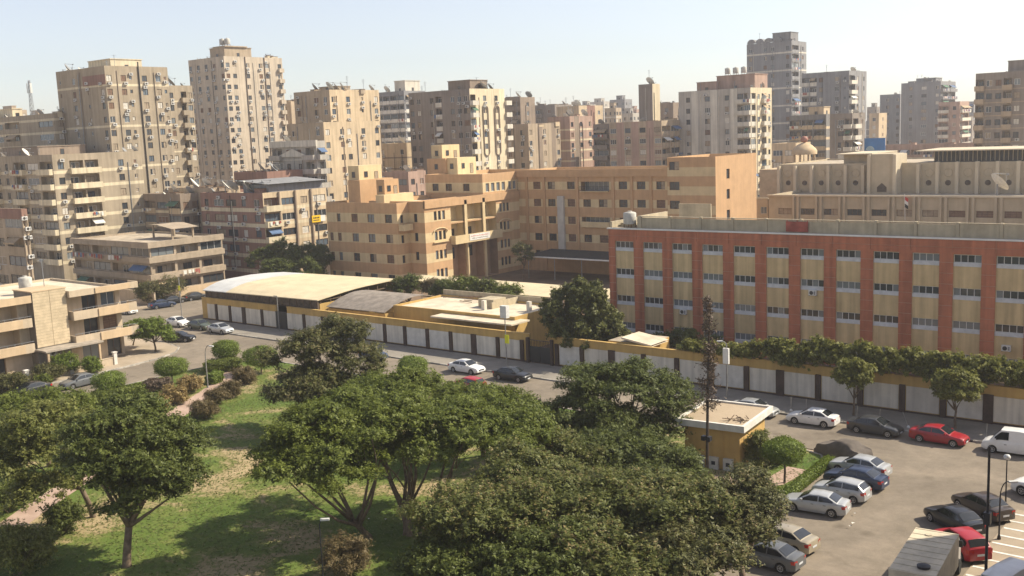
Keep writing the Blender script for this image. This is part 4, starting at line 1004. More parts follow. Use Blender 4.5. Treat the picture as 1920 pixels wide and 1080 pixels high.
TA = tall(T, 'olive brown apartment tower crowded with satellite dishes, a thin pipe down its lit face', 'the olive brown tower', (103, 195, 313, 123, 249), S='s.w.s.w', E='w.ws.w.ws', mats=('t_olive', 't_cream', 't_redbrown'), zmin=9, ac=.45, seed=21, bands=((-.1, .5, 1),), every=3, parapet=1.3, clutter=(7, 0, 3, 3), stair=[(.3, .75, .3, .8, 3.2, 't_cream')])
q = MB(); q.tube([(TA.x1 + .12, TA.y0 + 8.2, 5), (TA.x1 + .12, TA.y0 + 8.2, TA.zt + 1)], .16, 6); TA.part('drain_pipe', q, 'frame_dark')
q = MB(); q.box(TA.x1 - 20.9 * .45, TA.x1 + .05, TA.y0 - .05, TA.y0 - .003, TA.zt - 4, TA.zt - 1.8); TA.part('painted_panel', q, 't_redbrown')
tall(T, 'lower olive annex with cream floor bands joined to the brown tower', 'the olive annex', (300, 313, 360, 160, 266), dx=14, S='', E='w.Bw', mats=('t_olive', 't_cream'), zmin=9, ac=.4, seed=22, bands=((-.1, .5, 1),), every=2, clutter=(2, 0, 1, 1))
TB = tall(T, 'tall plain beige tower with narrow windows and a tank house on top', 'the tall beige tower', (352, 419, 528, 105, 300), S='w.w.w.w.w', E='ww.w.ww.w', mats=('t_beige', 't_cream'), zmin=14, ac=.55, seed=23, fh=2.95, clutter=(5, 1, 2, 4), stair=[(.55, .95, .05, .5, 3.4, 't_tan')], wz=(1.0, 1.2))
q = MB(); q.box(TB.x1 - 6, TB.x1 - .4, TB.y0 + 1.0, TB.y0 + 8.5, TB.zt + 2.6, TB.zt + 2.9); TB.part('tank_deck', q, 't_tan')
for k in range(2): o = link('water_tank', tank_mesh(), None, (TB.x1 - 3.6 + (k % 2) * 1.7, TB.y0 + 2.6 + k * .4, TB.zt + 2.9)); tag(o, 'grey water tank on the roof deck of the tall beige tower', 'water tank', 'tanks on the roof deck of the beige tower')
for u in (.35, .68):
    q = MB(); y = TB.y0 + u * (TB.y1 - TB.y0); q.tube([(TB.x1 + .12, y, 8), (TB.x1 + .12, y, TB.zt)], .14, 6); TB.part('drain_pipe', q, 't_brown')
for k, zf in enumerate(TB.floors[:13]): TB.balcony('E', TB.x1, TB.y1 - .9, zf, 1.7, .8, .95, 't_beige')
F1 = tall('apartment_block', 'tan apartment block with pale bands and a radio mast on its roof', 'the tan block with the mast', (-80, 100, 147, 212, 264), S='b.Wb.W', E='ww', mats=('t_olive', 't_cream'), zmin=18, ac=.3, seed=24, bands=((2.3, .55, 1),), clutter=(8, 1, 1, 2), stair=[(.35, .5, .4, .8, 3, 't_cream')])
ms = thing('radio_mast', 'grey lattice radio mast with antenna panels above the tan block', 'mast', (F1.x1 - 17.5, F1.y0 + 4, F1.zt - 1))
q = MB()
for sx, sy in ((-.4, -.4), (.4, -.4), (.4, .4), (-.4, .4)): q.tube([(sx, sy, 0), (sx * .4, sy * .4, 9.5)], .06, 5)
for k in range(9):
    z = k * 1.05; s = .4 * (1 - .6 * z / 9.5); q.tube([(-s, -s, z), (s, -s, z + 1.05)], .035, 4); q.tube([(s, s, z), (s, -s, z + 1.05)], .035, 4); q.tube([(-s, -s, z), (-s, s, z + 1.05)], .035, 4)
q.build('lattice', 'grey_metal', ms)
for t in (0, 2.1, 4.2): q = MB(); q.box(.45, .65, -.2, .2, 6.5, 8.8); o = q.build('antenna_panel', 'ac_white', ms); o.rotation_euler = (0, 0, t)
S1 = tall('apartment_block', 'tan apartment block with cream floor bands and stacked dark balconies', 'the tan block with cream bands', (-110, 97, 265, 290, 226), S='BwBWBwBWB', E='wBB.ws', mats=('t_olive', 't_cream', 't_brown'), zmin=2, ac=.55, seed=25, bands=((-.12, .8, 1),), balc='t_cream', clutter=(8, 1, 1, 2), stair=[(.3, .62, .35, .9, 2.6, 't_brown')], parapet=.9)
S2 = tall('apartment_block', 'low brown block with cream bands between the tan block and the redbrown block', 'the low brown block', (268, 337, 376, 364, 224), S='bWb', E='wW', mats=('t_brown', 't_cream'), zmin=2, ac=.2, seed=26, bands=((-.12, .7, 1),), balc='t_sand', clutter=(3, 0, 0, 2))
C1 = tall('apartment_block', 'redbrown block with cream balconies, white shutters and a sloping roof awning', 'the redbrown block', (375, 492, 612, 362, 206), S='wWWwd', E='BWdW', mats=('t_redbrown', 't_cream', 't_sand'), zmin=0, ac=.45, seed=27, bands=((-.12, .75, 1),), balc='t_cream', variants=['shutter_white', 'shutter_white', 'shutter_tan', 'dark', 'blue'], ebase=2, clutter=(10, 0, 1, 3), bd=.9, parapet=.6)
for k in range(3): q = MB(); y = C1.y0 + (k + .95) * 4.0; q.box(C1.x1 + .005, C1.x1 + .3, y - .15, y + .15, 0, C1.zt); C1.part('pier', q, 't_brown')
q = MB(); q.poly([(C1.x1 - 9, C1.y0 + 1, C1.zt + 2.3), (C1.x1 + .6, C1.y0 + 1, C1.zt + 1.6), (C1.x1 + .6, C1.y1, C1.zt + 1.6), (C1.x1 - 9, C1.y1, C1.zt + 2.3)]); q.box(C1.x1 - 8.5, C1.x1 - .5, C1.y0 + 2, C1.y1 - .5, C1.zt - .55, C1.zt + 1.5); C1.part('roof_awning', q, 't_slate')
sg = thing('shop_sign', 'yellow rectangular sign on the lit face of the redbrown block', 'sign', (C1.x1 + .3, C1.y0 + 12.6, 10.6))
mat('sign_yellow', (.75, .48, .02), .5, 0)
q = MB(); q.box(0, .15, -1.1, 1.1, 0, 1.4); q.build('board', 'sign_yellow', sg)
q = MB()
for k in range(4): q.box(.151, .17, -.8 + k * .42, -.52 + k * .42, .75, 1.05)
q.box(.151, .17, -.8, .7, .35, .5); q.build('lettering', 'ink_black', sg)
q = MB(); q.box(0, .12, 1.15, 2.4, .1, 1.3); q.build('white_board', 'white_paint', sg)
M1 = tall('apartment_block', 'grey stone block with a classical pediment, paired windows and corner balconies', 'the grey stone pediment block', (508, 592, 609, 264, 236), S='BwwB', E='B', mats=('t_stone', 't_pale'), zmin=12, ac=.1, seed=28, fh=3.1, proud=(-.1, .22, .15, 't_pale'), clutter=(1, 0, 0, 1), bd=1.1)
q = MB(); q.box(M1.x0, M1.x1 + .5, M1.y0 - .5, M1.y0 - .003, M1.zt - 1.2, M1.zt + .2); q.poly([(M1.x0 + 2, M1.y0 - .45, M1.zt - 3.4), (M1.x1 - 2, M1.y0 - .45, M1.zt - 3.4), ((M1.x0 + M1.x1) / 2, M1.y0 - .45, M1.zt - 1.6)]); M1.part('pediment', q, 't_pale')
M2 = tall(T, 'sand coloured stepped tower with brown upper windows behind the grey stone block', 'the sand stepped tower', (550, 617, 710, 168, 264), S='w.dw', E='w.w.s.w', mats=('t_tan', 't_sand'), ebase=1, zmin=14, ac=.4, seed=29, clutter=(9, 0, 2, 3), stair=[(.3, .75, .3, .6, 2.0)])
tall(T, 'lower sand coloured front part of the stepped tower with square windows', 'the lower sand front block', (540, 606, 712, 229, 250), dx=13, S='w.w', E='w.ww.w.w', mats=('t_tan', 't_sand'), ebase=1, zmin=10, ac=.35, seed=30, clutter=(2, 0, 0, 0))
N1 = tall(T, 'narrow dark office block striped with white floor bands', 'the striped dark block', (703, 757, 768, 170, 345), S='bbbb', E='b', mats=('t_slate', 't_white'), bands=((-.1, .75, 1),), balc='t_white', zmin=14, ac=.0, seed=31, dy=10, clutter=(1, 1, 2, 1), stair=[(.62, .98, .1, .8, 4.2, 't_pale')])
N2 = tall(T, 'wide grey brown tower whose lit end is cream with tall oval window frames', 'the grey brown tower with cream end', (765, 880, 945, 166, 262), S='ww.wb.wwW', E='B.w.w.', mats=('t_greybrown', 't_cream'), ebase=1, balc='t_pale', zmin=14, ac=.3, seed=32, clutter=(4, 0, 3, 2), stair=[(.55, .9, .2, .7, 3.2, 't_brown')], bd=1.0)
for u in (.42, .75):
    y = N2.y0 + u * (N2.y1 - N2.y0); h = 12.5; zc = N2.zt - 10.5
    ring = [(N2.x1 + .12, y + 1.0 * math.cos(t) * (1 if True else 1), zc + (h / 2 - 1.0) * (1 if math.sin(t) > 0 else -1) + 1.0 * math.sin(t)) for t in np.linspace(0, 2 * math.pi, 25)]
    q = MB(); q.tube(ring, .16, 5, 0, False); N2.part('oval_frame', q, 't_brown')
for k, zf in enumerate(N2.floors): N2.balcony('E', N2.x1, N2.y1 + 1.2, zf, 2.2, .6, 1.0, 't_pale')
tall(T, 'brown beige block with slim pilasters behind the school roof', 'the brown beige block', (955, 990, 1050, 232, 290), dx=9, S='ww', E='w.pw.pw', mats=('t_tan', 't_sand', 't_brown'), zmin=16, ac=.3, seed=33, clutter=(3, 0, 1, 2))
tall(T, 'pinkish block with cream bands and an open rooftop behind the school', 'the pinkish banded block', (1046, 1068, 1110, 218, 305), dx=8, S='w', E='wpw.w', mats=('t_pink', 't_cream', 't_brown'), ebase=0, bands=((-.1, .5, 1),), zmin=16, ac=.2, seed=34, clutter=(5, 0, 2, 3))
tall(T, 'dark leafy roofed block peeking over the cream ended tower', 'the dark block behind the cream end', (948, 975, 992, 182, 350), dx=10, S='wb', E='w', mats=('t_brown', 't_tan'), zmin=20, ac=.2, seed=35, dy=8, clutter=(4, 0, 3, 4))
tall(T, 'brown block with wide flat roof edge and rooftop plants', 'the flat edged brown block', (1010, 1040, 1072, 196, 380), dx=16, S='wbw', E='ww', mats=('t_greybrown', 't_tan'), zmin=20, ac=.2, seed=36, clutter=(3, 0, 3, 4))
tall(T, 'small cream block with dark gaps beside the pinkish block', 'the small cream block', (1068, 1085, 1130, 198, 345), dx=9, S='w', E='wpw', mats=('t_sand', 't_brown', 't_redbrown'), zmin=18, ac=.2, seed=37, clutter=(3, 0, 2, 2))
tall(T, 'dark balconied block in shade beside the pink framed building', 'the dark balconied block', (1112, 1141, 1150, 232, 300), S='B', E='w', mats=('t_greybrown', 't_slate'), zmin=14, ac=.2, seed=38, dy=10, clutter=(2, 0, 1, 1))
Q1 = tall('office_block', 'pink framed office block with a grid of wide dark windows', 'the pink framed block', (1142, 1240, 1274, 226, 288), S='WpWpWpW', E='bb', mats=('t_tan', 't_sand', 't_pink'), zmin=14, ac=.05, seed=39, bands=((-.1, .3, 2),), clutter=(2, 0, 1, 2))
tall('stair_tower', 'slim plain brown tower with a dark satellite dish on top', 'the slim brown tower', (1197, 1223, 1237, 157, 300), S='', E='', mats=('t_greybrown', 't_cream'), ebase=1, zmin=30, seed=40, clutter=(2, 0, 1, 0))
tall(T, 'far brown block beside the slim tower', 'the far brown block', (1232, 1262, 1285, 192, 360), dx=10, S='ww', E='w', mats=('t_brown', 't_sand'), zmin=20, ac=.2, seed=41, clutter=(2, 1, 1, 2))
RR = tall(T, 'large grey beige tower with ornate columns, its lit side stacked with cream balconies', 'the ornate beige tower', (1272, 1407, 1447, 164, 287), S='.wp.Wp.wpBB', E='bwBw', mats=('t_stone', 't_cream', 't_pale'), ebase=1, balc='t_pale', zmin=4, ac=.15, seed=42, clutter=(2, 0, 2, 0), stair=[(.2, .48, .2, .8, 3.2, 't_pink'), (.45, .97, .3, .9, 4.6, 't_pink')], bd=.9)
for k in range(3): o = link('water_tank', tank_mesh(), None, (RR.x0 + 12 + k * 2.4, RR.y0 + 6, RR.zt + 3.75)); tag(o, 'dark water tank on the pink roof house of the ornate beige tower', 'water tank', 'tanks on the ornate tower')
ST = tall(T, 'tall dark slate tower with pale bands and arched roof vaults', 'the tall slate tower', (1400, 1484, 1512, 76, 377), S='w.ww.w', E='bw', mats=('t_slate', 't_pale', 't_grey'), zmin=16, ac=.05, seed=43, bands=((-.1, .55, 1),), every=2, clutter=(2, 0, 5, 2), stair=[(.55, .95, .1, .6, 4)])
for k in range(4):
    w_ = (ST.x1 - ST.x0) / 5.2; xc = ST.x0 + w_ * (k + .55); q = MB()
    arc = [(xc + w_ / 2 * math.cos(t), ST.zt + .1 + 1.5 * math.sin(t)) for t in np.linspace(math.pi, 0, 9)]
    for (xa, za), (xb, zb) in zip(arc[:-1], arc[1:]): q.quad((xa, ST.y0, za), (xb, ST.y0, zb), (xb, ST.y0 + 5, zb), (xa, ST.y0 + 5, za))
    q.poly([(a, ST.y0 - .01, z) for a, z in arc]); ST.part('roof_vault', q, 't_slate')
tall(T, 'grey block with striped left part and lit cream balconies on its end', 'the grey striped block', (1503, 1592, 1625, 132, 342), S='bbw.ws', E='Bww', mats=('t_slate', 't_pale'), balc='t_pale', zmin=16, ac=.1, seed=44, clutter=(3, 0, 1, 2))
tall('apartment_block', 'low banded grey block in front of the slate tower', 'the low banded grey block', (1480, 1549, 1560, 214, 310), S='bbb', E='w', mats=('t_grey', 't_sand'), bands=((-.1, .7, 1),), balc='t_sand', zmin=8, ac=.05, seed=45, dy=9, clutter=(1, 0, 0, 1), stair=[(.5, .9, .1, .6, 3, 't_sand')])
tall('apartment_block', 'narrow brown block with cream balconies and white awnings beside the banded grey block', 'the narrow awning block', (1556, 1598, 1622, 212, 296), S='.WB', E='Bw', mats=('t_greybrown', 't_pale'), balc='t_pale', zmin=6, ac=.1, seed=46, clutter=(1, 0, 0, 1))
tall(T, 'hazy grey tower, taller of the far pair by the gap in the skyline', 'the hazy far tower', (1690, 1764, 1792, 152, 450), S='.w.W.w', E='BB', mats=('t_slate', 't_pale'), zmin=14, ac=.0, seed=47, clutter=(5, 0, 2, 3), stair=[(.3, .8, .2, .6, 2.5)])
tall(T, 'hazy grey tower, lower of the far pair with a pale edge', 'the lower hazy tower', (1650, 1688, 1694, 176, 480), S='.w.w', E='', mats=('t_slate', 't_white'), zmin=14, ac=.0, seed=48, dy=12, clutter=(2, 0, 1, 1))
tall(T, 'pinkish far block with pale balconies right of the hazy tower', 'the pinkish far block', (1760, 1800, 1812, 190, 420), S='Bw', E='B', mats=('t_pink', 't_pale'), balc='t_pale', zmin=14, ac=.0, seed=49, dy=12)
tall(T, 'pale blue grey block farthest along the skyline gap', 'the pale far block', (1786, 1826, 1832, 190, 620), S='bbb', E='', mats=('t_slate', 't_pale'), zmin=10, ac=.0, seed=50, dy=14)
tall(T, 'brown grey tower with rows of recessed balconies at the edge of the hall', 'the brown grey edge tower', (1830, 1990, 1995, 128, 266), S='BwwBw.www', E='', mats=('t_greybrown', 't_tan', 't_redbrown'), zmin=10, ac=.2, seed=51, dy=14, clutter=(1, 0, 1, 2), stair=[(.35, .9, .2, .8, 3.4)], bands=((-.1, .35, 1),), balc='t_tan')
tall('apartment_block', 'long low market building with pale round lamps beyond the hall', 'the long market building', (1640, 1850, 1860, 268, 330), S='bbbbbbbbb', E='', mats=('t_pink', 't_sand'), zmin=8, ac=0, seed=52, dy=10, clutter=(0, 0, 0, 5))
tall('apartment_block', 'sandy low block behind the domed pavilion', 'the sandy low block', (1447, 1492, 1500, 268, 265), S='WW', E='W', mats=('t_sand', 't_brown'), zmin=4, ac=.1, seed=53, dy=9, clutter=(0, 0, 0, 2))
tall('apartment_block', 'small orange block lit in the gap between the grey and hazy towers', 'the small orange block', (1630, 1648, 1655, 212, 430), S='w', E='w', mats=('t_sand', 't_brown'), zmin=10, ac=0, seed=54, dy=9)
tall('apartment_block', 'brown house with a gabled roof tank behind the school stair tower', 'the brown gabled house', (700, 765, 798, 322, 240), S='wW', E='ww', mats=('t_pink', 't_brown'), zmin=6, ac=.2, seed=55, clutter=(6, 0, 0, 2))
tall('apartment_block', 'low rooftop house crowded with dishes below the tall beige tower', 'the low dish roof house', (438, 500, 530, 322, 232), S='WW', E='w', mats=('t_redbrown', 't_tan'), zmin=10, ac=.1, seed=56, clutter=(9, 0, 0, 3), dy=10)
tall('apartment_block', 'low tan house behind the redbrown block and its dishes', 'the low tan house', (360, 400, 450, 352, 222), dx=16, S='ww', E='ww', mats=('t_tan', 't_brown'), zmin=8, ac=.1, seed=57, clutter=(9, 0, 1, 3))
tall('apartment_block', 'lit tan block between the tall beige tower and the stepped tower', 'the lit tan gap block', (528, 545, 560, 190, 330), dx=10, S='w', E='w', mats=('t_tan', 't_sand'), zmin=16, ac=.2, seed=58, clutter=(2, 1, 1, 2), dy=12)
tall('apartment_block', 'banded sand coloured low block beneath the striped dark block', 'the banded low sand block', (690, 762, 770, 268, 285), S='ww.w', E='', mats=('t_sand', 't_brown'), bands=((-.1, .4, 1),), zmin=8, ac=.2, seed=59, clutter=(4, 0, 0, 2), dy=12)
OB = tall('apartment_block', 'orange topped tan side block with white air conditioner at the villa roof', 'the orange topped block', (-60, 40, 50, 392, 178), S='bWb', E='ss', mats=('t_tan', 't_redbrown'), zmin=0, ac=.8, seed=60)
q = MB(); q.box(OB.x1 - 12, OB.x1 + .06, OB.y0 - .06, OB.y0 - .004, OB.zt - 1.6, OB.zt + .02); q.box(OB.x1 + .004, OB.x1 + .06, OB.y0 - .004, OB.y1, OB.zt - 1.6, OB.zt + .02); OB.part('painted_band', q, 't_redbrown')
# block across the forecourt that throws its shadow on the parked truck
FBk = apartment('apartment_block', 'tan apartment block standing across the striped forecourt', (-5.9, 12, 44, 73.4, 22), S='wBw', E='wBwBw', fh=3.0, zmin=0, mats=('t_tan', 't_sand'), ac=.2, seed=62, short='the forecourt block', finish=True)
# far skyline
R = random.Random(99); k = 0
for cx, yt, wd, D in ((20, 206, 60, 520), (70, 214, 50, 560), (330, 236, 60, 600), (548, 214, 40, 560), (735, 222, 50, 620), (1002, 204, 40, 560), (1100, 196, 34, 620), (1125, 190, 46, 680), (1165, 186, 40, 560), (1188, 205, 36, 640), (1262, 206, 30, 600), (1460, 208, 40, 640), (1640, 200, 26, 640), (1660, 206, 40, 820), (1720, 212, 60, 900), (1790, 205, 40, 760), (1815, 212, 40, 880), (1880, 206, 60, 700), (640, 226, 60, 720), (900, 216, 50, 760), (440, 238, 70, 700), (200, 236, 80, 640), (960, 206, 40, 470), (1030, 208, 46, 440), (1095, 212, 40, 430), (1150, 202, 30, 450), (1180, 212, 40, 460), (1250, 200, 36, 470), (590, 214, 40, 460), (1640, 226, 44, 520), (1815, 226, 50, 560), (1480, 226, 40, 480)):
    cm_ = R.choice([('t_slate', 'grey'), ('t_stone', 'stone coloured'), ('t_pink', 'pinkish'), ('t_tan', 'tan'), ('t_greybrown', 'brown')])
    B = tall('skyline_block', f"hazy distant {cm_[1]} block {'with pale floor bands' if k % 2 else 'with plain walls'} {'high on' if yt < 205 else 'low on'} the skyline", 'a distant skyline block', (cx - wd * .55, cx + wd * .15, cx + wd * .5, yt, D), S='w.w.w', E='ww', mats=(cm_[0], 't_pale'), zmin=12, ac=0, seed=200 + k, group='distant skyline blocks', stair=[(.3, .7, .3, .7, 3)], bands=((-.1, .4, 1),) if k % 2 else ())
    k += 1
# blue billboard on a low roof
bb = atd(1640, 284, 300); g = thing('billboard', 'bright blue billboard with pale motif on a distant low roof', 'billboard', (bb.x, bb.y, 0))
mat('board_blue', (.03, .16, .42), .5, .1, .5); mat('board_pale', (.35, .48, .55), .5, .1)
q = MB(); q.box(-2.8, 2.8, -.15, .15, bb.z, bb.z + 3.6); q.build('panel', 'board_blue', g)
q = MB(); q.poly([(-2.2 + 1.2 * math.cos(t) + 1.0, -.17, bb.z + .4 + 1.1 * math.sin(t)) for t in np.linspace(0, math.pi, 9)]); q.build('motif', 'board_pale', g)
for s in (-2, 2): q = MB(); q.box(s - .12, s + .12, -.1, .1, 0, bb.z); q.build('leg', 'grey_metal', g)
# ================================================================== vegetation
LEAF_K = 1.9
leafmat('leaf_acacia', (.042, .064, .010), (.175, .205, .036), .33)
leafmat('leaf_deep', (.034, .050, .011), (.132, .155, .034), .28)
leafmat('leaf_olive', (.044, .050, .015), (.155, .155, .050), .25, (.23, .18, .09))
leafmat('leaf_mixed', (.040, .054, .012), (.165, .180, .044), .3, (.25, .19, .08))
leafmat('leaf_ficus', (.032, .042, .011), (.150, .155, .038), .2)
leafmat('leaf_hedge', (.058, .072, .014), (.265, .265, .060), .35)
leafmat('leaf_lime', (.065, .105, .013), (.200, .255, .040), .3)
leafmat('leaf_pale', (.085, .105, .020), (.215, .220, .060), .3)
leafmat('leaf_dry', (.14, .095, .035), (.33, .24, .095), .2)
leafmat('leaf_grass', (.085, .125, .026), (.19, .205, .065), .35)
leafmat('leaf_dead', (.070, .050, .036), (.15, .105, .072), .1)
leafmat('leaf_bronze', (.075, .065, .025), (.19, .14, .065), .2)
mat('bark', (.17, .125, .085), .9, .25, 3.0); mat('bark_pale', (.30, .24, .18), .9, .2, 3.0); mat('bark_dark', (.075, .055, .042), .9, .2, 3.0)
def leaf_mesh(name, pts, nrm, L, W, mt, rg, tdir=None):
    n = len(pts)
    nrm = nrm / np.linalg.norm(nrm, axis=1, keepdims=True)
    r = rg.normal(size=(n, 3)) if tdir is None else tdir + rg.normal(size=(n, 3)) * .35; t = np.cross(nrm, r); t /= np.linalg.norm(t, axis=1, keepdims=True) + 1e-9; b = np.cross(nrm, t)
    s = rg.uniform(.65, 1.3, (n, 1))
    t = t * s * L / 2; b = b * s * W / 2
    v = np.empty((n, 3, 3)); v[:, 0] = pts - t * .8 - b; v[:, 1] = pts - t * .8 + b; v[:, 2] = pts + t * 1.2
    me = bpy.data.meshes.new(name)
    me.vertices.add(3 * n); me.vertices.foreach_set('co', v.reshape(-1).astype(np.float32))
    me.loops.add(3 * n); me.loops.foreach_set('vertex_index', np.arange(3 * n, dtype=np.int32))
    me.polygons.add(n); me.polygons.foreach_set('loop_start', np.arange(0, 3 * n, 3, dtype=np.int32))
    me.materials.append(M(mt)); me.update(calc_edges=True); me.validate()
    return me
def crown(lobes, nleaf, mt, seed, pr=.95, flat=.55, L=.245, W=.12, npuff=None, zlo=-.35, upw=.7, name='crown', fill=.5, frond=.85, lift=.1):
    """leaf clumps spread over the upper shells of the lobes; returns mesh + clump centres"""
    rg = np.random.default_rng(seed)
    lb = np.array(lobes, float); wt = (lb[:, 3] * lb[:, 4]) ; wt /= wt.sum()
    vol = (lb[:, 3] * lb[:, 4]).sum()
    npuff = npuff or int(max(12, 2.5 * vol / pr ** 2))
    k = rg.choice(len(lb), npuff, p=wt)
    d = rg.normal(size=(npuff, 3)); d /= np.linalg.norm(d, axis=1, keepdims=True)
    d[:, 2] = np.where(d[:, 2] < zlo, -d[:, 2], d[:, 2])
    rad = rg.uniform(fill, 1.0, (npuff, 1)) ** .6 * rg.uniform(.85, 1.12, (npuff, 1))
    c = lb[k, :3] + d * lb[k, 3:6] * rad
    ps = pr * rg.uniform(.55, 1.35, npuff)
    pw_ = ps ** 2; pw_ /= pw_.sum()
    nf = int(nleaf * LEAF_K) // 12                                   # sprays of a dozen leaflets
    j = rg.choice(npuff, nf, p=pw_)
    o = rg.normal(size=(nf, 3)); o /= np.linalg.norm(o, axis=1, keepdims=True)
    o[:, 2] = np.where(o[:, 2] < -.25, -o[:, 2], o[:, 2])
    rr = rg.uniform(0, 1, (nf, 1)) ** .45 * rg.uniform(.8, 1.25, (nf, 1))
    fc = c[j] + o * rr * np.stack([ps[j], ps[j], ps[j] * flat], 1)
    fd = o * np.array([1, 1, .5]) + rg.normal(size=(nf, 3)) * .45 + np.array([0, 0, lift]); fd /= np.linalg.norm(fd, axis=1, keepdims=True)
    fl_ = frond * rg.uniform(.6, 1.3, (nf, 1))
    tt = rg.uniform(-.5, .5, (nf, 12, 1))
    p = fc[:, None] + fd[:, None] * fl_[:, None] * tt + rg.normal(0, L * .22, (nf, 12, 3)); p[:, :, 2] -= (tt[:, :, 0] + .5) ** 2 * fl_ * .18
    nr = np.repeat((o * .45 + rg.normal(size=(nf, 3)) * .35 + np.array([0, 0, upw]))[:, None], 12, 1) + rg.normal(size=(nf, 12, 3)) * .22
    return leaf_mesh(name, p.reshape(-1, 3), nr.reshape(-1, 3), L * .8, W * .9, mt, rg, np.repeat(fd, 12, 0)), c
def limb_tubes(mb, fork, ends, r0, rg, seg=6):
    f = Vector(fork)
    for e in ends:
        e = Vector(e); mid = f.lerp(e, .5) + Vector(rg.normal(0, .15, 3)) * (e - f).length; mid.z -= .05 * (e - f).length
        pts = [f * (1 - t) ** 2 + mid * 2 * t * (1 - t) + e * t * t for t in (0, .25, .5, .75, 1)]
        mb.tube(pts, [r0, r0 * .75, r0 * .52, r0 * .34, r0 * .12], seg)
def tree(name, label, base, lobes, nleaf, mt, seed, h_fork=2.2, r=.22, bark='bark', group=None, nl=7, cat='tree', forks=1, **kw):
    """lobes in world coordinates"""
    bx, by = base; rg = np.random.default_rng(seed + 500)
    root = thing(name, label, cat, (bx, by, .08), group=group)
    lo = [(x - bx, y - by, z - .08, a, b, c) for x, y, z, a, b, c in lobes]
    me, cs = crown(lo, nleaf, mt, seed, **kw)
    link('crown', me, root)
    mb = MB(); cz = np.mean([l[2] for l in lo]); cx = np.mean([l[0] for l in lo]); cy = np.mean([l[1] for l in lo])
    for k in range(forks):
        fk = (cx * .22 + rg.normal(0, .1) + (k - (forks - 1) / 2) * .5, cy * .22 + rg.normal(0, .1), h_fork)
        mid = (fk[0] * .35 + rg.normal(0, .05), fk[1] * .35, h_fork * .5); b0 = ((k - (forks - 1) / 2) * .35, 0, -.15)
        mb.tube([b0, (b0[0] * .9, 0, .2), mid, fk], [r * 1.35, r * 1.1, r * .95, r * .85], 8)
        idx = rg.permutation(len(cs))[:nl * 3]
        ends = [cs[i] for i in idx if cs[i][2] > h_fork * .9][:nl]
        limb_tubes(mb, fk, ends, r * .68, rg)
        for e in ends[:4]:
            near = sorted(cs, key=lambda q: float(np.sum((q - e) ** 2)))[1:4]
            limb_tubes(mb, Vector(fk).lerp(Vector(e), .6), near, r * .22, rg, 5)
    mb.build('trunk', bark, root, smooth=True)
    return root
def LD(px, py, D, a, b, c):
    p = atd(px, py, D); return (p.x, p.y, p.z, a, b, c)
def gxy(px, py): p = onz(px, py, .1); return (p.x, p.y)
# --- big spreading trees of the park
OPEN = dict(zlo=-.05, fill=.62)
tree('spreading_tree', 'feathery spreading tree leaning over the shaded lawn beside the park lamp', gxy(690, 1010), [LD(615, 852, 65, 3.1, 3.0, 1.4), LD(560, 885, 64, 2.1, 2.2, 1.0), LD(670, 812, 67, 3.0, 3, 1.4), LD(590, 808, 66, 2.5, 2.5, 1.3), LD(535, 850, 66, 1.7, 1.7, 1.0), LD(640, 895, 64, 2.0, 2.0, .9)], 46000, 'leaf_acacia', 1, h_fork=1.3, r=.19, forks=2, nl=4, **OPEN)
tree('spreading_tree', 'broad feathery spreading tree with several bare crooked limbs over the lawn', gxy(765, 1003), [LD(730, 785, 70, 3.6, 3.4, 1.6), LD(690, 845, 68, 2.8, 2.8, 1.2), LD(790, 850, 68, 3.0, 3, 1.2), LD(660, 772, 72, 3, 3, 1.4), LD(830, 792, 70, 3, 3, 1.3), LD(760, 738, 76, 3.0, 3.0, 1.4)], 56000, 'leaf_acacia', 2, h_fork=1.5, r=.21, forks=2, nl=5, **OPEN)
tree('spreading_tree', 'feathery spreading tree with one long limb reaching towards the kiosk', gxy(806, 998), [LD(905, 815, 68, 3.2, 3.0, 1.3), LD(950, 850, 67, 2.0, 2.0, 1.0), LD(870, 785, 71, 3.0, 3, 1.3), LD(975, 808, 69, 2.2, 2.2, 1.1), LD(920, 775, 73, 2.8, 2.8, 1.3)], 40000, 'leaf_acacia', 3, h_fork=1.4, r=.19, nl=5, forks=1, **OPEN)
tree('spreading_tree', 'bright green feathery tree near the street behind the broad spreading tree', (-55.5, 64), [LD(860, 752, 84, 3.4, 3.2, 1.4), LD(780, 748, 86, 3.2, 3, 1.4), LD(930, 768, 83, 2.8, 2.8, 1.3), LD(985, 778, 82, 2.2, 2.2, 1.1), LD(705, 742, 87, 2.8, 2.8, 1.5), LD(1010, 800, 80, 1.6, 1.6, 1.0)], 42000, 'leaf_acacia', 4, h_fork=2.2, r=.2)
tree('tall_tree', 'tall dark olive tree with loose top in front of the arched shed', gxy(612, 800), [LD(600, 652, 98, 3.4, 3.2, 2.0), LD(640, 628, 98, 2.5, 2.4, 1.7), LD(545, 672, 97, 2.4, 2.4, 1.5), LD(665, 682, 97, 2.7, 2.6, 1.7), LD(590, 728, 96, 4.0, 3.6, 2.0), LD(680, 742, 95, 2.8, 2.6, 1.6), LD(540, 752, 95, 2.4, 2.2, 1.4), LD(630, 775, 94, 3.2, 3, 1.5), LD(700, 700, 96, 2.0, 2.0, 1.4)], 62000, 'leaf_olive', 5, h_fork=2.8, r=.26, L=.25, W=.12, pr=.85, flat=.75, bark='bark_pale', nl=12, fill=.6)
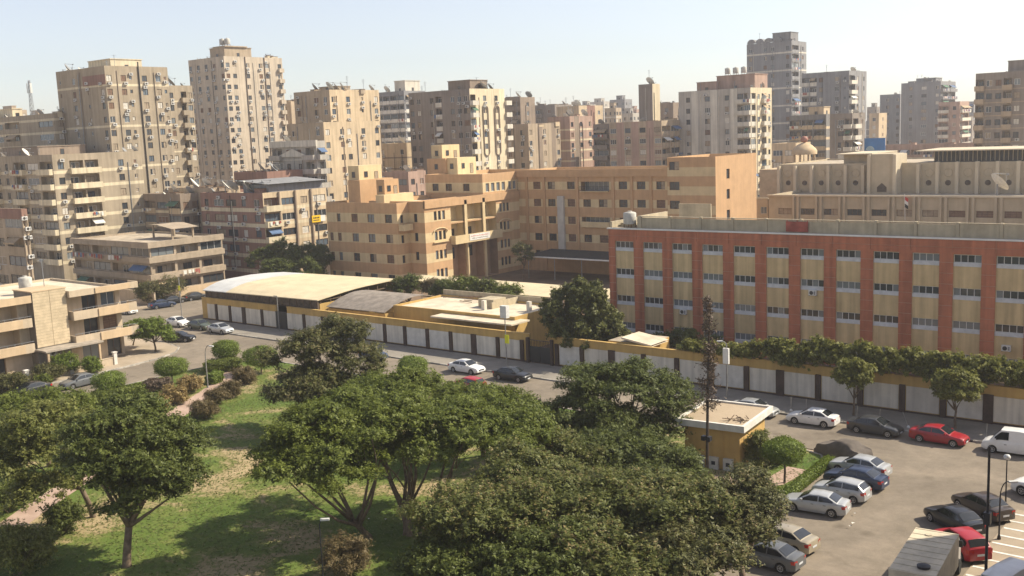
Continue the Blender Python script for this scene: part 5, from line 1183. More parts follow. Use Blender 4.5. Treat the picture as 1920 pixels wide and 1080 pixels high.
tree('spreading_tree', 'dense dark feathery tree beside the kiosk casting deep shade', gxy(1160, 862), [LD(1160, 752, 83, 4.6, 4.2, 1.9), LD(1080, 782, 82, 2.6, 2.6, 1.5), LD(1240, 742, 84, 3.0, 2.8, 1.6), LD(1110, 718, 84, 3.0, 2.8, 1.5), LD(1190, 712, 85, 3.0, 2.8, 1.4), LD(1070, 820, 81, 2.0, 2, 1.2), LD(1262, 790, 83, 1.8, 1.8, 1.3), LD(1150, 805, 81, 3.8, 3.2, 1.6), LD(1210, 822, 81, 2.8, 2.4, 1.5)], 70000, 'leaf_deep', 6, h_fork=2.2, r=.26, pr=.95, nl=10)
BMT = [((905, 965), 56, 3.3, 'leaf_mixed', 'brown tinged tree whose crown meets the broad spreading tree'), ((1010, 905), 61, 3.2, 'leaf_mixed', 'dense mixed green tree in the thicket below the dark feathery tree'),
       ((1130, 935), 58, 3.4, 'leaf_mixed', 'large mixed green tree in the middle of the park thicket'), ((1250, 950), 57, 3.3, 'leaf_mixed', 'mixed green tree of the thicket beside the kiosk path'),
       ((1372, 955), 57, 2.6, 'leaf_olive', 'flat topped olive tree hanging over the silver sedan'), ((1010, 1045), 52, 3.2, 'leaf_deep', 'dark green tree at the outer edge of the thicket'),
       ((1150, 1045), 52, 3.1, 'leaf_mixed', 'twiggy mixed tree of the thicket with bare branches showing'), ((1285, 1035), 53, 2.9, 'leaf_olive', 'olive tree shading the beige sedan and the dark grey sedan'),
       ((1120, 855), 74, 3.0, 'leaf_deep', 'shaded tree in the dark hollow under the dense feathery tree'), ((1235, 870), 73, 2.6, 'leaf_deep', 'low shaded tree against the kiosk wall'), ((1030, 850), 72, 2.4, 'leaf_mixed', 'small tree between the spreading limb and the dark hollow'),
       ((860, 1050), 54, 2.6, 'leaf_deep', 'dark broad leaved tree under the crooked limbs')]
for i, ((px, py), D, rr, mt, lab) in enumerate(BMT):
    c = atd(px, py, D); rg = random.Random(i + 40); zc = c.z
    lobes = [(c.x, c.y, zc - .2, rr, rr, 1.6)] + [(c.x + rr * .75 * math.cos(t), c.y + rr * .75 * math.sin(t), zc + rg.uniform(-.9, .7), rr * .55, rr * .55, 1.1) for t in np.linspace(0, 2 * math.pi, 6)[:-1] + rg.random()]
    tree('park_tree', lab, (c.x + .4, c.y + .6), lobes, 32000, mt, 60 + i, h_fork=max(1.6, zc * .38), r=.2, pr=.75, flat=.7, L=.225, W=.12, nl=10, bark='bark_pale' if i % 2 else 'bark', group=None)
tree('shade_tree', 'round headed dark green tree with a clear straight trunk on the dry lawn', gxy(238, 1062), [LD(250, 850, 70, 4.2, 3.9, 2.0), LD(195, 890, 69, 2.6, 2.6, 1.5), LD(315, 835, 71, 2.7, 2.7, 1.6), LD(245, 795, 71, 3.0, 3, 1.5), LD(330, 905, 69, 2.0, 2, 1.2), LD(170, 830, 70, 2.4, 2.4, 1.5), LD(260, 930, 69, 2.8, 2.6, 1.4), LD(200, 940, 68, 1.8, 1.8, 1.2), LD(300, 880, 69, 2.8, 2.6, 1.6)], 72000, 'leaf_deep', 80, h_fork=2.6, r=.27, pr=.95, nl=9, L=.25, W=.12)
tree('shade_tree', 'light green airy tree beside the round headed dark tree', (-71, 37.5), [LD(85, 860, 79, 2.6, 2.6, 1.7), LD(60, 805, 80, 2.8, 2.8, 1.6), LD(120, 800, 80, 2.4, 2.4, 1.5), LD(90, 920, 78, 2.2, 2.2, 1.3), LD(30, 860, 79, 2.0, 2, 1.4)], 34000, 'leaf_pale', 81, h_fork=2.4, r=.2, pr=.8)
tree('shade_tree', 'low spreading tree with pale seed pods near the dark parked sedans', (-86, 42), [LD(70, 765, 93, 3.2, 3, 1.3), LD(130, 770, 92, 3.0, 3, 1.2), LD(20, 780, 92, 3, 3, 1.4), LD(175, 775, 92, 2, 2, 1.0), LD(0, 840, 90, 3, 3, 1.5)], 34000, 'leaf_acacia', 82, h_fork=2.0, r=.2, pr=.9)
# --- clipped ficus and street trees
def clipped(name, label, base, z0, z1, rx, n, mt, seed, group=None, trunk=True, ex=3.2, ry=None, cat='tree', rot=0, L=.16, W=.09):
    rg = np.random.default_rng(seed); ry = ry or rx
    root = thing(name, label, cat, (base[0], base[1], .08), rot, group)
    d = rg.normal(size=(n, 3)); d /= np.linalg.norm(d, axis=1, keepdims=True)
    s = (np.abs(d) ** ex).sum(1, keepdims=True) ** (-1 / ex)
    bumpy = 1 + .10 * np.sin(d[:, :1] * 4 + seed) * np.cos(d[:, 1:2] * 3 + seed * 2) + .07 * np.sin(d[:, 2:] * 9 + d[:, :1] * 7 + seed) + rg.normal(0, .06, (n, 1)) + (rg.random((n, 1)) < .04) * rg.uniform(.05, .22, (n, 1))
    p = d * s * np.array([rx, ry, (z1 - z0) / 2]) * bumpy * rg.uniform(.72, 1.0, (n, 1)) ** .5
    p[:, 2] += (z0 + z1) / 2
    me = leaf_mesh('crown', p, d + rg.normal(size=(n, 3)) * .5, L, W, mt, rg); link('crown', me, root)
    mb = MB()
    if trunk:
        mb.tube([(0, 0, -.1), (.03, .02, z0 * .5), (0, 0, z0 + .3)], [.1, .085, .07], 7)
        limb_tubes(mb, (0, 0, z0 * .8), [(rx * .6 * math.cos(t), ry * .6 * math.sin(t), (z0 + z1) / 2) for t in (0, 1.3, 2.5, 3.8, 5)], .05, rg, 5)
    else:
        for t in range(6): mb.tube([(rx * .5 * math.cos(t), ry * .5 * math.sin(t), -.1), (rx * .4 * math.cos(t), ry * .4 * math.sin(t), (z0 + z1) * .45)], [.04, .02], 5)
    mb.build('trunk' if trunk else 'stems', 'bark', root)
    return root
def bush(name, label, base, r, h, n, mt, seed, cat='shrub', group=None, spiky=False):
    rg = np.random.default_rng(seed); root = thing(name, label, cat, (base[0], base[1], .08), group=group)
    me, cs = crown([(0, 0, h * .52, r, r, h * .48)] + [(r * .5 * math.cos(t), r * .5 * math.sin(t), h * (.45 + .2 * math.sin(t * 3)), r * .55, r * .55, h * .4) for t in (0.4, 1.9, 3.3, 4.8)], n, mt, seed, pr=r * .36, flat=.9, L=.3 if spiky else .2, W=.06 if spiky else .1, zlo=-.8, upw=.35)
    link('foliage', me, root)
    mb = MB()
    for i in range(9):
        e = cs[i % len(cs)] * .9; mb.tube([(rg.normal(0, .06), rg.normal(0, .06), -.1), tuple(e * .5 + rg.normal(0, .05, 3)), tuple(e)], [.03, .02, .008], 5)
    mb.build('stems', 'bark', root)
    return root
for (x, y, sd, lab) in ((-34.0, 91.0, 101, 'round headed street tree behind the white sedan on the pavement'), (-25.2, 91.4, 102, 'round headed street tree beside the red sedan on the pavement')):
    tree('street_tree', lab, (x, y), [(x, y, 3.7, 1.75, 1.7, 1.25), (x - .9, y + .2, 3.4, 1.1, 1.1, .9), (x + 1.0, y - .2, 3.5, 1.1, 1.1, 1.0), (x + .3, y, 4.6, 1.0, 1, .7), (x - .5, y - .5, 4.3, .9, .9, .8)], 16000, 'leaf_hedge', sd, h_fork=1.6, r=.1, pr=.45, flat=.95, L=.24, W=.14, frond=.4, lift=.5, zlo=-.6, upw=.4)
clipped('clipped_tree', 'small flat clipped tree in the paved corner beside the kiosk', (-31.7, 70.9), 1.75, 3.3, 1.35, 11000, 'leaf_lime', 103, ex=3.5)
clipped('clipped_tree', 'umbrella clipped tree over the dark hedge at the park street corner', gxy(323, 720), 1.1, 3.0, 1.65, 8000, 'leaf_lime', 104, ex=2.8)
clipped('clipped_tree', 'low box clipped tree beside the dark parked sedan', gxy(207, 742), .8, 2.6, 1.5, 7000, 'leaf_lime', 105, ex=4)
clipped('clipped_tree', 'clipped round tree behind the curved lamp post', gxy(425, 690), 1.3, 3.4, 1.45, 7000, 'leaf_lime', 106, ex=2.5)
clipped('clipped_tree', 'clipped broad tree under the tall dark olive tree', gxy(490, 700), 1.0, 3.2, 1.9, 8000, 'leaf_lime', 107, ex=2.5)
clipped('clipped_tree', 'clipped tree on the street edge right of the tall olive tree', gxy(775, 722), 1.2, 3.2, 1.5, 7000, 'leaf_lime', 108, ex=2.5)
tree('street_tree', 'leafy street tree on the villa pavement with its shadow on the slabs', gxy(292, 660), [LD(280, 622, 144, 2.6, 2.4, 1.6), LD(300, 632, 144, 2.0, 2, 1.4), LD(262, 615, 145, 1.6, 1.6, 1.2)], 16000, 'leaf_lime', 109, h_fork=1.3, r=.13, pr=.6, L=.24)
tree('street_tree', 'smaller leafy tree in the planting bed close to the villa wall', gxy(250, 648), [LD(252, 618, 148, 1.6, 1.6, 1.2), LD(262, 628, 148, 1.3, 1.3, .9)], 9000, 'leaf_acacia', 110, h_fork=1.2, r=.1, pr=.5)
ft = (-69.6, 98.2)
tree('ficus_tree', 'large dense dark ficus tree between the gate and the terracotta block', ft, [(ft[0], ft[1], 5.3, 4.0, 3.8, 3.0), (ft[0] + 1.8, ft[1] - .5, 3.6, 3.6, 3.0, 2.2), (ft[0] - 2.4, ft[1], 6.2, 2.0, 2, 2.2), (ft[0] + 1.8, ft[1], 7.2, 1.8, 1.8, 2.0), (ft[0] - .3, ft[1], 7.6, 1.5, 1.5, 1.6), (ft[0] + 3.6, ft[1] - .3, 4.6, 1.9, 1.9, 1.8), (ft[0] + 5.2, ft[1] + .5, 3.0, 2.0, 1.8, 1.5), (ft[0] + 1.5, ft[1] - 3.2, 3.2, 3.0, 1.5, 1.6), (ft[0] + .6, ft[1], 8.3, 1.1, 1.1, 1.3), (ft[0] - 1.6, ft[1], 7.9, 1.0, 1, 1.2)], 52000, 'leaf_ficus', 111, h_fork=1.8, r=.3, pr=.7, flat=1.0, L=.32, W=.18, frond=.5, lift=.5, zlo=-.8, upw=.3, fill=.7)
for i, (x, y, r_, h, mt, lab) in enumerate(((-110.0, 111, 2.3, 6.5, 'leaf_deep', 'round green tree behind the grey corrugated shed'), (-105.4, 111.5, 1.5, 5.8, 'leaf_bronze', 'thin bronze leaved tree behind the corrugated shed'), (-102.8, 111, 1.6, 6.0, 'leaf_deep', 'slim green tree next to the bronze leaved one'), (-98.6, 111, 2.5, 6.8, 'leaf_acacia', 'tallest green tree of the row behind the sandy flat roof'), (-95.0, 111.3, 2.4, 6.6, 'leaf_deep', 'green tree in the middle of the row behind the sandy flat roof'), (-90.9, 111, 2.6, 6.2, 'leaf_acacia', 'broad green tree ending the row near the long cream canopy'))):
    tree('yard_tree', lab, (x, y), [(x, y, h - r_ * .95, r_, r_, r_ * .9), (x + r_ * .4, y, h - r_ * .6, r_ * .6, r_ * .6, r_ * .6), (x - r_ * .5, y, h - r_ * 1.2, r_ * .6, r_ * .6, r_ * .6)], 9000, mt, 120 + i, h_fork=2, r=.12, pr=.5, flat=.9, L=.26)
yt = (-117.5, 149); tree('yard_tree', 'thin tree in the school yard before the shade canopy', yt, [(yt[0], yt[1], 5.0, 2.0, 2, 1.7), (yt[0] + 1, yt[1], 4.2, 1.4, 1.4, 1.2)], 7000, 'leaf_olive', 130, h_fork=2.4, r=.1, pr=.5)
for i, (px, py, D, r_) in enumerate(((500, 488, 200, 3.3), (535, 482, 199, 3.6), (572, 490, 198, 3.4), (602, 485, 200, 2.8), (520, 512, 190, 3.0), (575, 512, 188, 3.0))):
    c = atd(px, py, D); tree('garden_tree', 'dark leafy garden tree in the clump between the redbrown block and the school', (c.x, c.y), [(c.x, c.y, c.z, r_, r_, r_ * .9), (c.x + r_ * .6, c.y, c.z - .8, r_ * .7, r_ * .7, r_ * .7)], 9000, 'leaf_deep', 140 + i, h_fork=2, r=.16, pr=.7, flat=.9, L=.34, W=.18, group='trees between the redbrown block and the school')
for i, (px, py, D, r_, h) in enumerate(((278, 545, 188, 2.0, 4.0), (322, 538, 190, 2.6, 4.2), (300, 548, 189, 1.8, 3.0))):
    c = atd(px, py, D); bush('wall_bush', 'green bush leaning over the street wall of the raw concrete block', (c.x, c.y), r_, h, 7000, 'leaf_olive', 150 + i, group='bushes by the raw concrete block')
# --- climbing hedge on the boundary wall
rg = np.random.default_rng(5)
hd = thing('wall_hedge', 'thick clipped hedge spilling over the ochre boundary wall below the ribbon windows', 'hedge', (-30, 94.6, 0))
lobes = []; x = -53.0
while x < -4:
    k = min(1.0, max(.22, (x + 52) / 9.0)) ; k = 1.0 if x > -44 else k * .8
    for j in range(2): lobes.append((x + 30 + rg.uniform(-.4, .4), rg.uniform(-.45, .45) * k, 3.85 + .5 * k + rg.uniform(-.25, .35) * k + (.35 if x > -40 and j else 0), .9 + .3 * k, .55 + .35 * k, .4 + .7 * k * rg.uniform(.8, 1.2)))
    x += .85
me, cs = crown(lobes, 64000, 'leaf_hedge', 160, frond=.4, lift=.6, pr=.6, flat=.95, L=.32, W=.2, zlo=-.9, upw=.45, name='foliage'); link('foliage', me, hd)
mb = MB()
for i in range(60):
    e = cs[i * 7 % len(cs)]; mb.tube([(e[0] + rg.normal(0, .1), .9, -.02), (e[0], .6, 2.2), tuple(e)], [.05, .035, .012], 5)
mb.build('stems', 'bark', hd)
x = -62.5; lobes = []
while x < -53: lobes.append((x + 57, rg.uniform(-.4, .4), 2.6 + rg.uniform(-.6, .5), 1.2, 1.2, 1.1)); x += .9
hb = thing('planting_bed', 'leafy bush bed behind the gatehouse at the foot of the terracotta block', 'shrub', (-57, 103, 0)); me, cs = crown(lobes, 11000, 'leaf_deep', 161, pr=.6, flat=.9, L=.26, zlo=-.8, name='foliage'); link('foliage', me, hb)
mb = MB()
for i in range(14): e = cs[i]; mb.tube([(e[0], e[1], -.02), tuple(e)], [.04, .012], 5)
mb.build('stems', 'bark', hb)
# --- hedge strips and shrubs of the park edge
def hedge(label, pts, w_, h, n, mt, seed, name='hedge'):
    (xa, ya), (xb, yb) = pts; L_ = math.hypot(xb - xa, yb - ya)
    return clipped(name, label, ((xa + xb) / 2, (ya + yb) / 2), .05, h, L_ / 2, n, mt, seed, trunk=False, ex=7, ry=w_ / 2, cat='hedge', rot=math.atan2(yb - ya, xb - xa), L=.18, W=.1)
hedge('bright green hedge at the kerb before the parked silver cars', [(-30.05, 67.4), (-30.6, 76.6)], .7, .75, 12000, 'leaf_lime', 170)
hedge('lawn edge hedge hidden under the flat topped olive tree', [(-30.9, 55.5), (-30.6, 67.2)], .8, .8, 12000, 'leaf_lime', 171)
hedge('dark purple brown hedge block under the umbrella clipped tree', [gxy(272, 736), gxy(318, 728)], 1.6, 1.3, 8000, 'leaf_dead', 172)
hedge('low green hedge along the street left of the dark hedge block', [gxy(175, 752), gxy(268, 738)], 1.8, 1.1, 11000, 'leaf_acacia', 173)
hedge('rounded green hedge beside the curved lamp post', [gxy(385, 700), gxy(450, 692)], 2.2, 1.5, 10000, 'leaf_acacia', 174)
hedge('small clipped lime hedge at the start of the pink path', [gxy(393, 722), gxy(414, 714)], 1.3, 1.3, 5000, 'leaf_lime', 175)
for i, (px, py, r_, h, mt, lab) in enumerate(((382, 785, 1.2, 1.7, 'leaf_bronze', 'bronze shrub by the pink path, first of its row towards the shade tree'), (405, 757, 1.0, 1.4, 'leaf_bronze', 'bronze shrub second in the row along the pink path'), (432, 745, .95, 1.6, 'leaf_bronze', 'upright bronze shrub third in the row along the pink path'), (458, 720, 1.2, 1.7, 'leaf_bronze', 'bronze shrub at the corner end of the pink path'),
        (296, 775, 1.2, 1.7, 'leaf_dry', 'dry yellow shrub on bare earth beside the pink path'), (326, 757, 1.3, 1.7, 'leaf_dry', 'largest dry yellow shrub on the bare earth'), (356, 735, 1.2, 1.6, 'leaf_dry', 'dry straw coloured shrub near the dark hedge block'),
        (35, 1078, 2.2, 3.0, 'leaf_pale', 'big pale green bush in the shade beside the straight trunk'), (650, 1078, 1.3, 2.2, 'leaf_bronze', 'spiky bronze bush below the crooked limbs beside the park lamp'),
        (95, 715, 1.6, 1.9, 'leaf_olive', 'olive shrub in the villa front garden'), (123, 703, 1.5, 2.3, 'leaf_lime', 'round green shrub by the villa porch'), (174, 700, 1.0, 1.9, 'leaf_lime', 'small upright shrub at the end of the villa garden wall'), (80, 725, .8, 1.3, 'leaf_acacia', 'small green shrub between the villa gate posts'), (20, 738, 2.0, 1.8, 'leaf_olive', 'wide olive shrub beside the black parked sedan'),
        (20, 960, 1.6, 2.2, 'leaf_deep', 'dark bush in shade by the stone path'), (120, 1000, 1.5, 2.0, 'leaf_deep', 'dark bush on the dry lawn near the straight trunk'))):
    bush('shrub', lab, gxy(px, py), r_, h, 6000 if r_ < 2 else 14000, mt, 180 + i, spiky=mt == 'leaf_bronze')
# creeper climbing the kiosk
bush('creeper', 'tall leafy creeper climbing the lit wall of the kiosk', (-34.6, 72.7), .85, 3.1, 9000, 'leaf_pale', 200)
bush('creeper', 'low leafy bush at the kiosk corner', (-34.2, 74.6), .9, 1.6, 5000, 'leaf_acacia', 201)
# --- dead cypress
dc = gxy(1333, 892); dr = thing('dead_cypress', 'tall dead brown cypress standing bare trunked in front of the kiosk', 'tree', (dc[0], dc[1] - .6, .08))
rg = np.random.default_rng(9); mb = MB()
mb.tube([(0, 0, -.1), (.05, 0, 3), (.12, .05, 7), (.25, .1, 11), (.35, .12, 14.2)], [.13, .12, .1, .07, .02], 7)
tp = []
for i in range(150):
    z = 5.2 + 8.9 * rg.random() ** .9; a = rg.uniform(0, 6.28); l = (.28 + 1.0 * (1 - (z - 5.2) / 9.2)) * rg.uniform(.5, 1.1); cx = .02 * z
    e = (cx + l * math.cos(a), l * math.sin(a), z + .35 * l); mb.tube([(cx, .05, z), e], [.025, .006], 4)
    for k in range(10): t = rg.uniform(.25, 1.05); tp.append((cx + l * t * math.cos(a) + rg.normal(0, .09), l * t * math.sin(a) + rg.normal(0, .09), z + .35 * l * t + rg.normal(0, .14)))
mb.build('trunk', 'bark_dark', dr)
tp = np.array(tp); link('crown', leaf_mesh('crown', tp, rg.normal(size=tp.shape), .32, .09, 'leaf_dead', rg), dr)
# --- grass blades and fallen leaves so the lawn is not a flat sheet
rg = np.random.default_rng(31); n = 90000
px_ = rg.uniform(-108, -31, n); py_ = rg.uniform(22, 79, n)
keep = (np.abs((px_ + 77) * .8346 + (py_ - 36.5) * .5508) > 1.6); px_, py_ = px_[keep], py_[keep]; n = len(px_)
pts = np.stack([px_, py_, np.full(n, .13)], 1); nr = rg.normal(size=(n, 3)) * .35 + np.array([0, 0, 1.0])
go = link('grass', leaf_mesh('grass', pts, nr, .24, .09, 'leaf_grass' if 'leaf_grass' in MATS else 'leaf_acacia', rg)); go['kind'] = 'stuff'; go['label'] = 'short patchy grass of the park lawn'
# ================================================================== vehicles
mat('car_glass', (.018, .021, .024), .06, 0, spec=.7); mat('tyre', (.022, .022, .022), .9, 0); mat('rim', (.42, .42, .43), .35, 0, metal=.7); mat('lamp_clear', (.62, .63, .64), .15, 0, spec=.7); mat('lamp_red', (.42, .02, .015), .2, 0, spec=.6)
mat('trim_black', (.02, .02, .021), .5, 0); mat('plate', (.62, .64, .66), .5, 0)
PAINT = dict(white=(.74, .73, .70), silver=(.46, .47, .47), darkgrey=(.045, .047, .05), red=(.31, .014, .022), brightred=(.36, .018, .025), black=(.018, .019, .021), navy=(.022, .036, .075), beige=(.40, .345, .25), gunmetal=(.11, .115, .12), brown=(.06, .046, .037), blue=(.035, .06, .13), green=(.07, .085, .06), lightgrey=(.36, .37, .37))
for k, c in PAINT.items(): mat('paint_' + k, c, .32, .05, 1.2, coat=.4, metal=.3 if k in ('silver', 'beige', 'lightgrey') else 0.0, spec=.35)
def lerp_tab(tab, x):
    if x <= tab[0][0]: return tab[0][1]
    for (a, va), (b, vb) in zip(tab[:-1], tab[1:]):
        if x <= b:
            t = (x - a) / (b - a); return va + (vb - va) * t
    return tab[-1][1]
CARS = {
 'sedan': dict(L=4.5, W=1.76, deck=[(-2.25, .78), (-2.18, .96), (-2.0, 1.02), (-1.5, 1.04), (-.6, .98), (.95, .96), (1.2, .93), (1.9, .82), (2.15, .72), (2.25, .56)], gh=[(-1.72, 1.03), (-1.0, 1.40), (-.4, 1.455), (.25, 1.43), (1.12, .95)], wb=(-1.32, 1.38), wr=.315, pillar=(-.38,)),
 'hatch': dict(L=3.95, W=1.68, deck=[(-1.97, .72), (-1.93, .98), (-1.75, 1.02), (-.6, .99), (.85, .97), (1.1, .94), (1.65, .84), (1.88, .74), (1.97, .56)], gh=[(-1.88, 1.02), (-1.45, 1.42), (-.5, 1.50), (.2, 1.47), (1.05, .96)], wb=(-1.2, 1.22), wr=.30, pillar=(-.35,)),
 'suv': dict(L=4.45, W=1.84, deck=[(-2.22, .80), (-2.18, 1.08), (-2.0, 1.12), (-.6, 1.09), (1.0, 1.07), (1.25, 1.04), (1.9, .96), (2.15, .86), (2.22, .62)], gh=[(-2.1, 1.12), (-1.72, 1.60), (-.5, 1.70), (.3, 1.66), (1.18, 1.06)], wb=(-1.3, 1.36), wr=.36, pillar=(-.35, -1.3)),
 'van': dict(L=4.3, W=1.66, deck=[(-2.15, .85), (-2.12, 1.06), (-1.9, 1.08), (.9, 1.06), (1.45, 1.02), (1.85, .92), (2.08, .80), (2.15, .58)], gh=[(-2.12, 1.08), (-2.02, 1.82), (-.5, 1.92), (.75, 1.88), (1.5, 1.03)], wb=(-1.3, 1.32), wr=.30, pillar=(.15, -.95)),
}
CM = {}
def car_parts(kind):
    if kind in CM: return CM[kind]
    S = CARS[kind]; L, W = S['L'], S['W']; H2 = L / 2; wr = S['wr']
    def hw(x): return W / 2 * (1 - .13 * abs(x / H2) ** 4 - .06 * abs(x / H2) ** 14)
    xs = sorted(set([round(v, 3) for v in np.linspace(-H2, H2, 33)] + [round(c + s * wr * 1.16 * math.cos(t), 3) for c in S['wb'] for s in (1,) for t in np.linspace(0, math.pi, 13)] + [round(a, 3) for a, _ in S['deck']]))
    def bot(x):
        z = .21 + .10 * max(0, abs(x / H2) - .8) / .2
        for c in S['wb']:
            d = abs(x - c); R_ = wr * 1.16
            if d < R_: z = max(z, wr + math.sqrt(max(0, R_ * R_ - d * d)) * .98)
        return z
    b = MB(); rows = []
    for x in xs:
        w_, z0, dk = hw(x), bot(x), lerp_tab(S['deck'], x)
        zm = max(z0 + .02, .52); zs = max(zm + .02, dk - .13)
        half = [(w_ * .955, z0), (w_ * .995, max(z0 + .01, .36)), (w_, zm), (w_ * .985, zs), (w_ * .93, dk - .035), (w_ * .80, dk), (w_ * .4, dk + .022), (0, dk + .028)]
        row = [(x, -y, z) for y, z in half] + [(x, y, z) for y, z in half[-2::-1]]
        rows.append(len(b.v)); b.v += row
    n = 15
    for i in range(len(xs) - 1):
        for k in range(n - 1): b.f.append((rows[i] + k, rows[i + 1] + k, rows[i + 1] + k + 1, rows[i] + k + 1)); b.m.append(0)
        b.f.append((rows[i] + n - 1, rows[i + 1] + n - 1, rows[i + 1], rows[i])); b.m.append(1)      # underside
    b.f.append(tuple(rows[0] + k for k in range(n))); b.m.append(0); b.f.append(tuple(rows[-1] + k for k in range(n))[::-1]); b.m.append(0)
    # greenhouse
    gh = S['gh']; x0, x4 = gh[0][0], gh[-1][0]
    gx = sorted(set([round(v, 3) for v in np.linspace(x0, x4, 19)] + [g[0] for g in gh]))
    def gz(x): return lerp_tab(gh, x)
    zr_ = max(z for _, z in gh); 
    def side(x, t):                                   # point on the side glass plane, t = 0 belt .. 1 roof rail
        dk = lerp_tab(S['deck'], x) - .03; zt = gz(x) - .045; f = (zt - dk) / (zr_ - .045 - dk) if zr_ > dk else 0
        yb = hw(x) * .925; yt = hw(x) * (.925 - .20 * max(0, min(1, f)))
        return (yb + (yt - yb) * t, dk + (zt - dk) * t)
    rows = []
    for x in gx:
        (yb, zb), (yt, zt) = side(x, 0), side(x, 1)
        ym, zm_ = side(x, .55)
        half = [(yb, zb), (ym * 1.008, zm_), (yt, zt), (yt * .86, gz(x) - .008), (yt * .4, gz(x) + .012), (0, gz(x) + .018)]
        row = [(x, -y, z) for y, z in half] + [(x, y, z) for y, z in half[-2::-1]]
        rows.append(len(b.v)); b.v += row
    n2 = 11
    for i in range(len(gx) - 1):
        for k in range(n2 - 1): b.f.append((rows[i] + k, rows[i + 1] + k, rows[i + 1] + k + 1, rows[i] + k + 1)); b.m.append(0)
    if kind == 'van':
        b.f.append(tuple(rows[0] + k for k in range(n2))); b.m.append(0)
    P = {}
    P['body'] = b
    # glass
    def slope_glass(xa, xb, ta, tb):
        g = MB(); rr = []
        for t in np.linspace(ta, tb, 5):
            x = xa + (xb - xa) * t; yt = side(x, 1)[0] * .86; z = gz(x)
            rr.append(len(g.v)); nx = .012 if xb < xa else -.012
            g.v += [(x + nx, -yt, z + .008), (x + nx, -yt * .4, z + .024), (x + nx, 0, z + .03), (x + nx, yt * .4, z + .024), (x + nx, yt, z + .008)]
        for i in range(4):
            for k in range(4): g.f.append((rr[i] + k, rr[i] + k + 1, rr[i + 1] + k + 1, rr[i + 1] + k)); g.m.append(0)
        return g
    P['windshield'] = slope_glass(gh[-1][0], gh[-2][0], .10, .94)
    P['rear_window'] = slope_glass(gh[0][0], gh[1][0], .12, .90)
    # side windows
    cuts = [gh[-1][0] - .28] + list(S['pillar']) + [gh[0][0] + (.30 if kind != 'van' else .25)]
    sw = []
    for a, c in zip(cuts[:-1], cuts[1:]):
        g = MB(); a2, c2 = a - .035, c + .035
        for i, (xa, xb) in enumerate(zip(np.linspace(a2, c2, 7)[:-1], np.linspace(a2, c2, 7)[1:])):
            q = []
            for x, t in ((xa, .13), (xb, .13), (xb, .86), (xa, .86)):
                y, z = side(x, t); q.append((x, y * 1.006 + .012, z))
            g.poly(q)
        sw.append(g)
    P['side'] = sw
    # wheels
    wh = MB(); pr = [(.0, -.09), (wr * .62, -.10), (wr * .94, -.10), (wr, -.07), (wr, .07), (wr * .94, .10), (wr * .62, .10), (0, .09)]
    q = MB(); q.lathe(pr, 20); wh.v = [(v[0], v[2], v[1]) for v in q.v]; wh.f = q.f; wh.m = q.m
    P['wheel'] = wh.mesh('wheel', 'tyre', smooth=True, sharp=40)
    rm = MB(); q = MB(); q.lathe([(0, .112), (wr * .16, .112), (wr * .2, .105)], 12); q.lathe([(wr * .52, .104), (wr * .64, .112), (wr * .66, .1)], 20); rm.v = [(v[0], v[2], v[1]) for v in q.v]; rm.f = q.f; rm.m = list(q.m)
    for k in range(6):
        t = k * math.pi / 3; c, s = math.cos(t), math.sin(t); d = wr * .07
        rm.quad((c * wr * .1 - s * d, .108, s * wr * .1 + c * d), (c * wr * .6 - s * d, .108, s * wr * .6 + c * d), (c * wr * .6 + s * d, .108, s * wr * .6 - c * d), (c * wr * .1 + s * d, .108, s * wr * .1 - c * d))
    P['rim'] = rm.mesh('rim', 'rim', smooth=True, sharp=40)
    P['S'] = S; P['hw'] = hw
    # lamps
    hx = H2 - .16; zd = lerp_tab(S['deck'], hx)
    q = MB(); y0, y1 = hw(hx) * .56, hw(hx) * .97
    q.poly([(hx + .135, y0, zd - .13), (hx + .02, y1 + .01, zd - .11), (hx - .16, y1 + .03, zd - .03), (hx + .0, y0 + .05, zd + .012)]); q.poly([(hx + .145, y0, zd - .20), (hx + .04, y1, zd - .19), (hx + .02, y1 + .01, zd - .11), (hx + .135, y0, zd - .13)])
    P['headlight'] = q.mesh('headlight', 'lamp_clear')
    rx = -H2 + .08; zd = lerp_tab(S['deck'], rx)
    q = MB(); y0, y1 = hw(rx) * .60, hw(rx)
    za, zb = (zd - .28, zd - .06)
    q.poly([(rx - .085, y0, za), (rx - .085, y0, zb), (rx - .04, y1 + .005, zb), (rx - .04, y1 + .005, za)]); q.poly([(rx - .04, y1 + .005, za), (rx - .04, y1 + .005, zb), (rx + .2, hw(rx + .2) + .012, zb - .02), (rx + .16, hw(rx + .16) + .012, za)])
    P['taillight'] = q.mesh('taillight', 'lamp_red')
    q = MB(); q.box(-.07, .06, 0, .17, -.06, .07); P['mirror'] = q
    q = MB(); q.box(-.006, .006, -.24, .24, 0, .12); P['plate'] = q.mesh('licence_plate', 'plate')
    q = MB(); q.box(0, .02, -.42, .42, 0, .16); P['grille'] = q.mesh('grille', 'trim_black')
    q = MB(); q.box(-.09, .09, 0, .025, -.015, .015); P['handle'] = q.mesh('door_handle', 'trim_black')
    P['wm'] = P['windshield'].mesh('windshield', 'car_glass', smooth=True); P['rm'] = P['rear_window'].mesh('rear_window', 'car_glass', smooth=True)
    P['sm'] = [g.mesh('side_window', 'car_glass', smooth=True) for g in sw]
    mir = []
    for g in sw:
        k = MB(); k.v = [(x, -y, z) for x, y, z in g.v]; k.f = [tuple(reversed(f)) for f in g.f]; k.m = g.m; mir.append(k.mesh('side_window', 'car_glass', smooth=True))
    P['sm2'] = mir
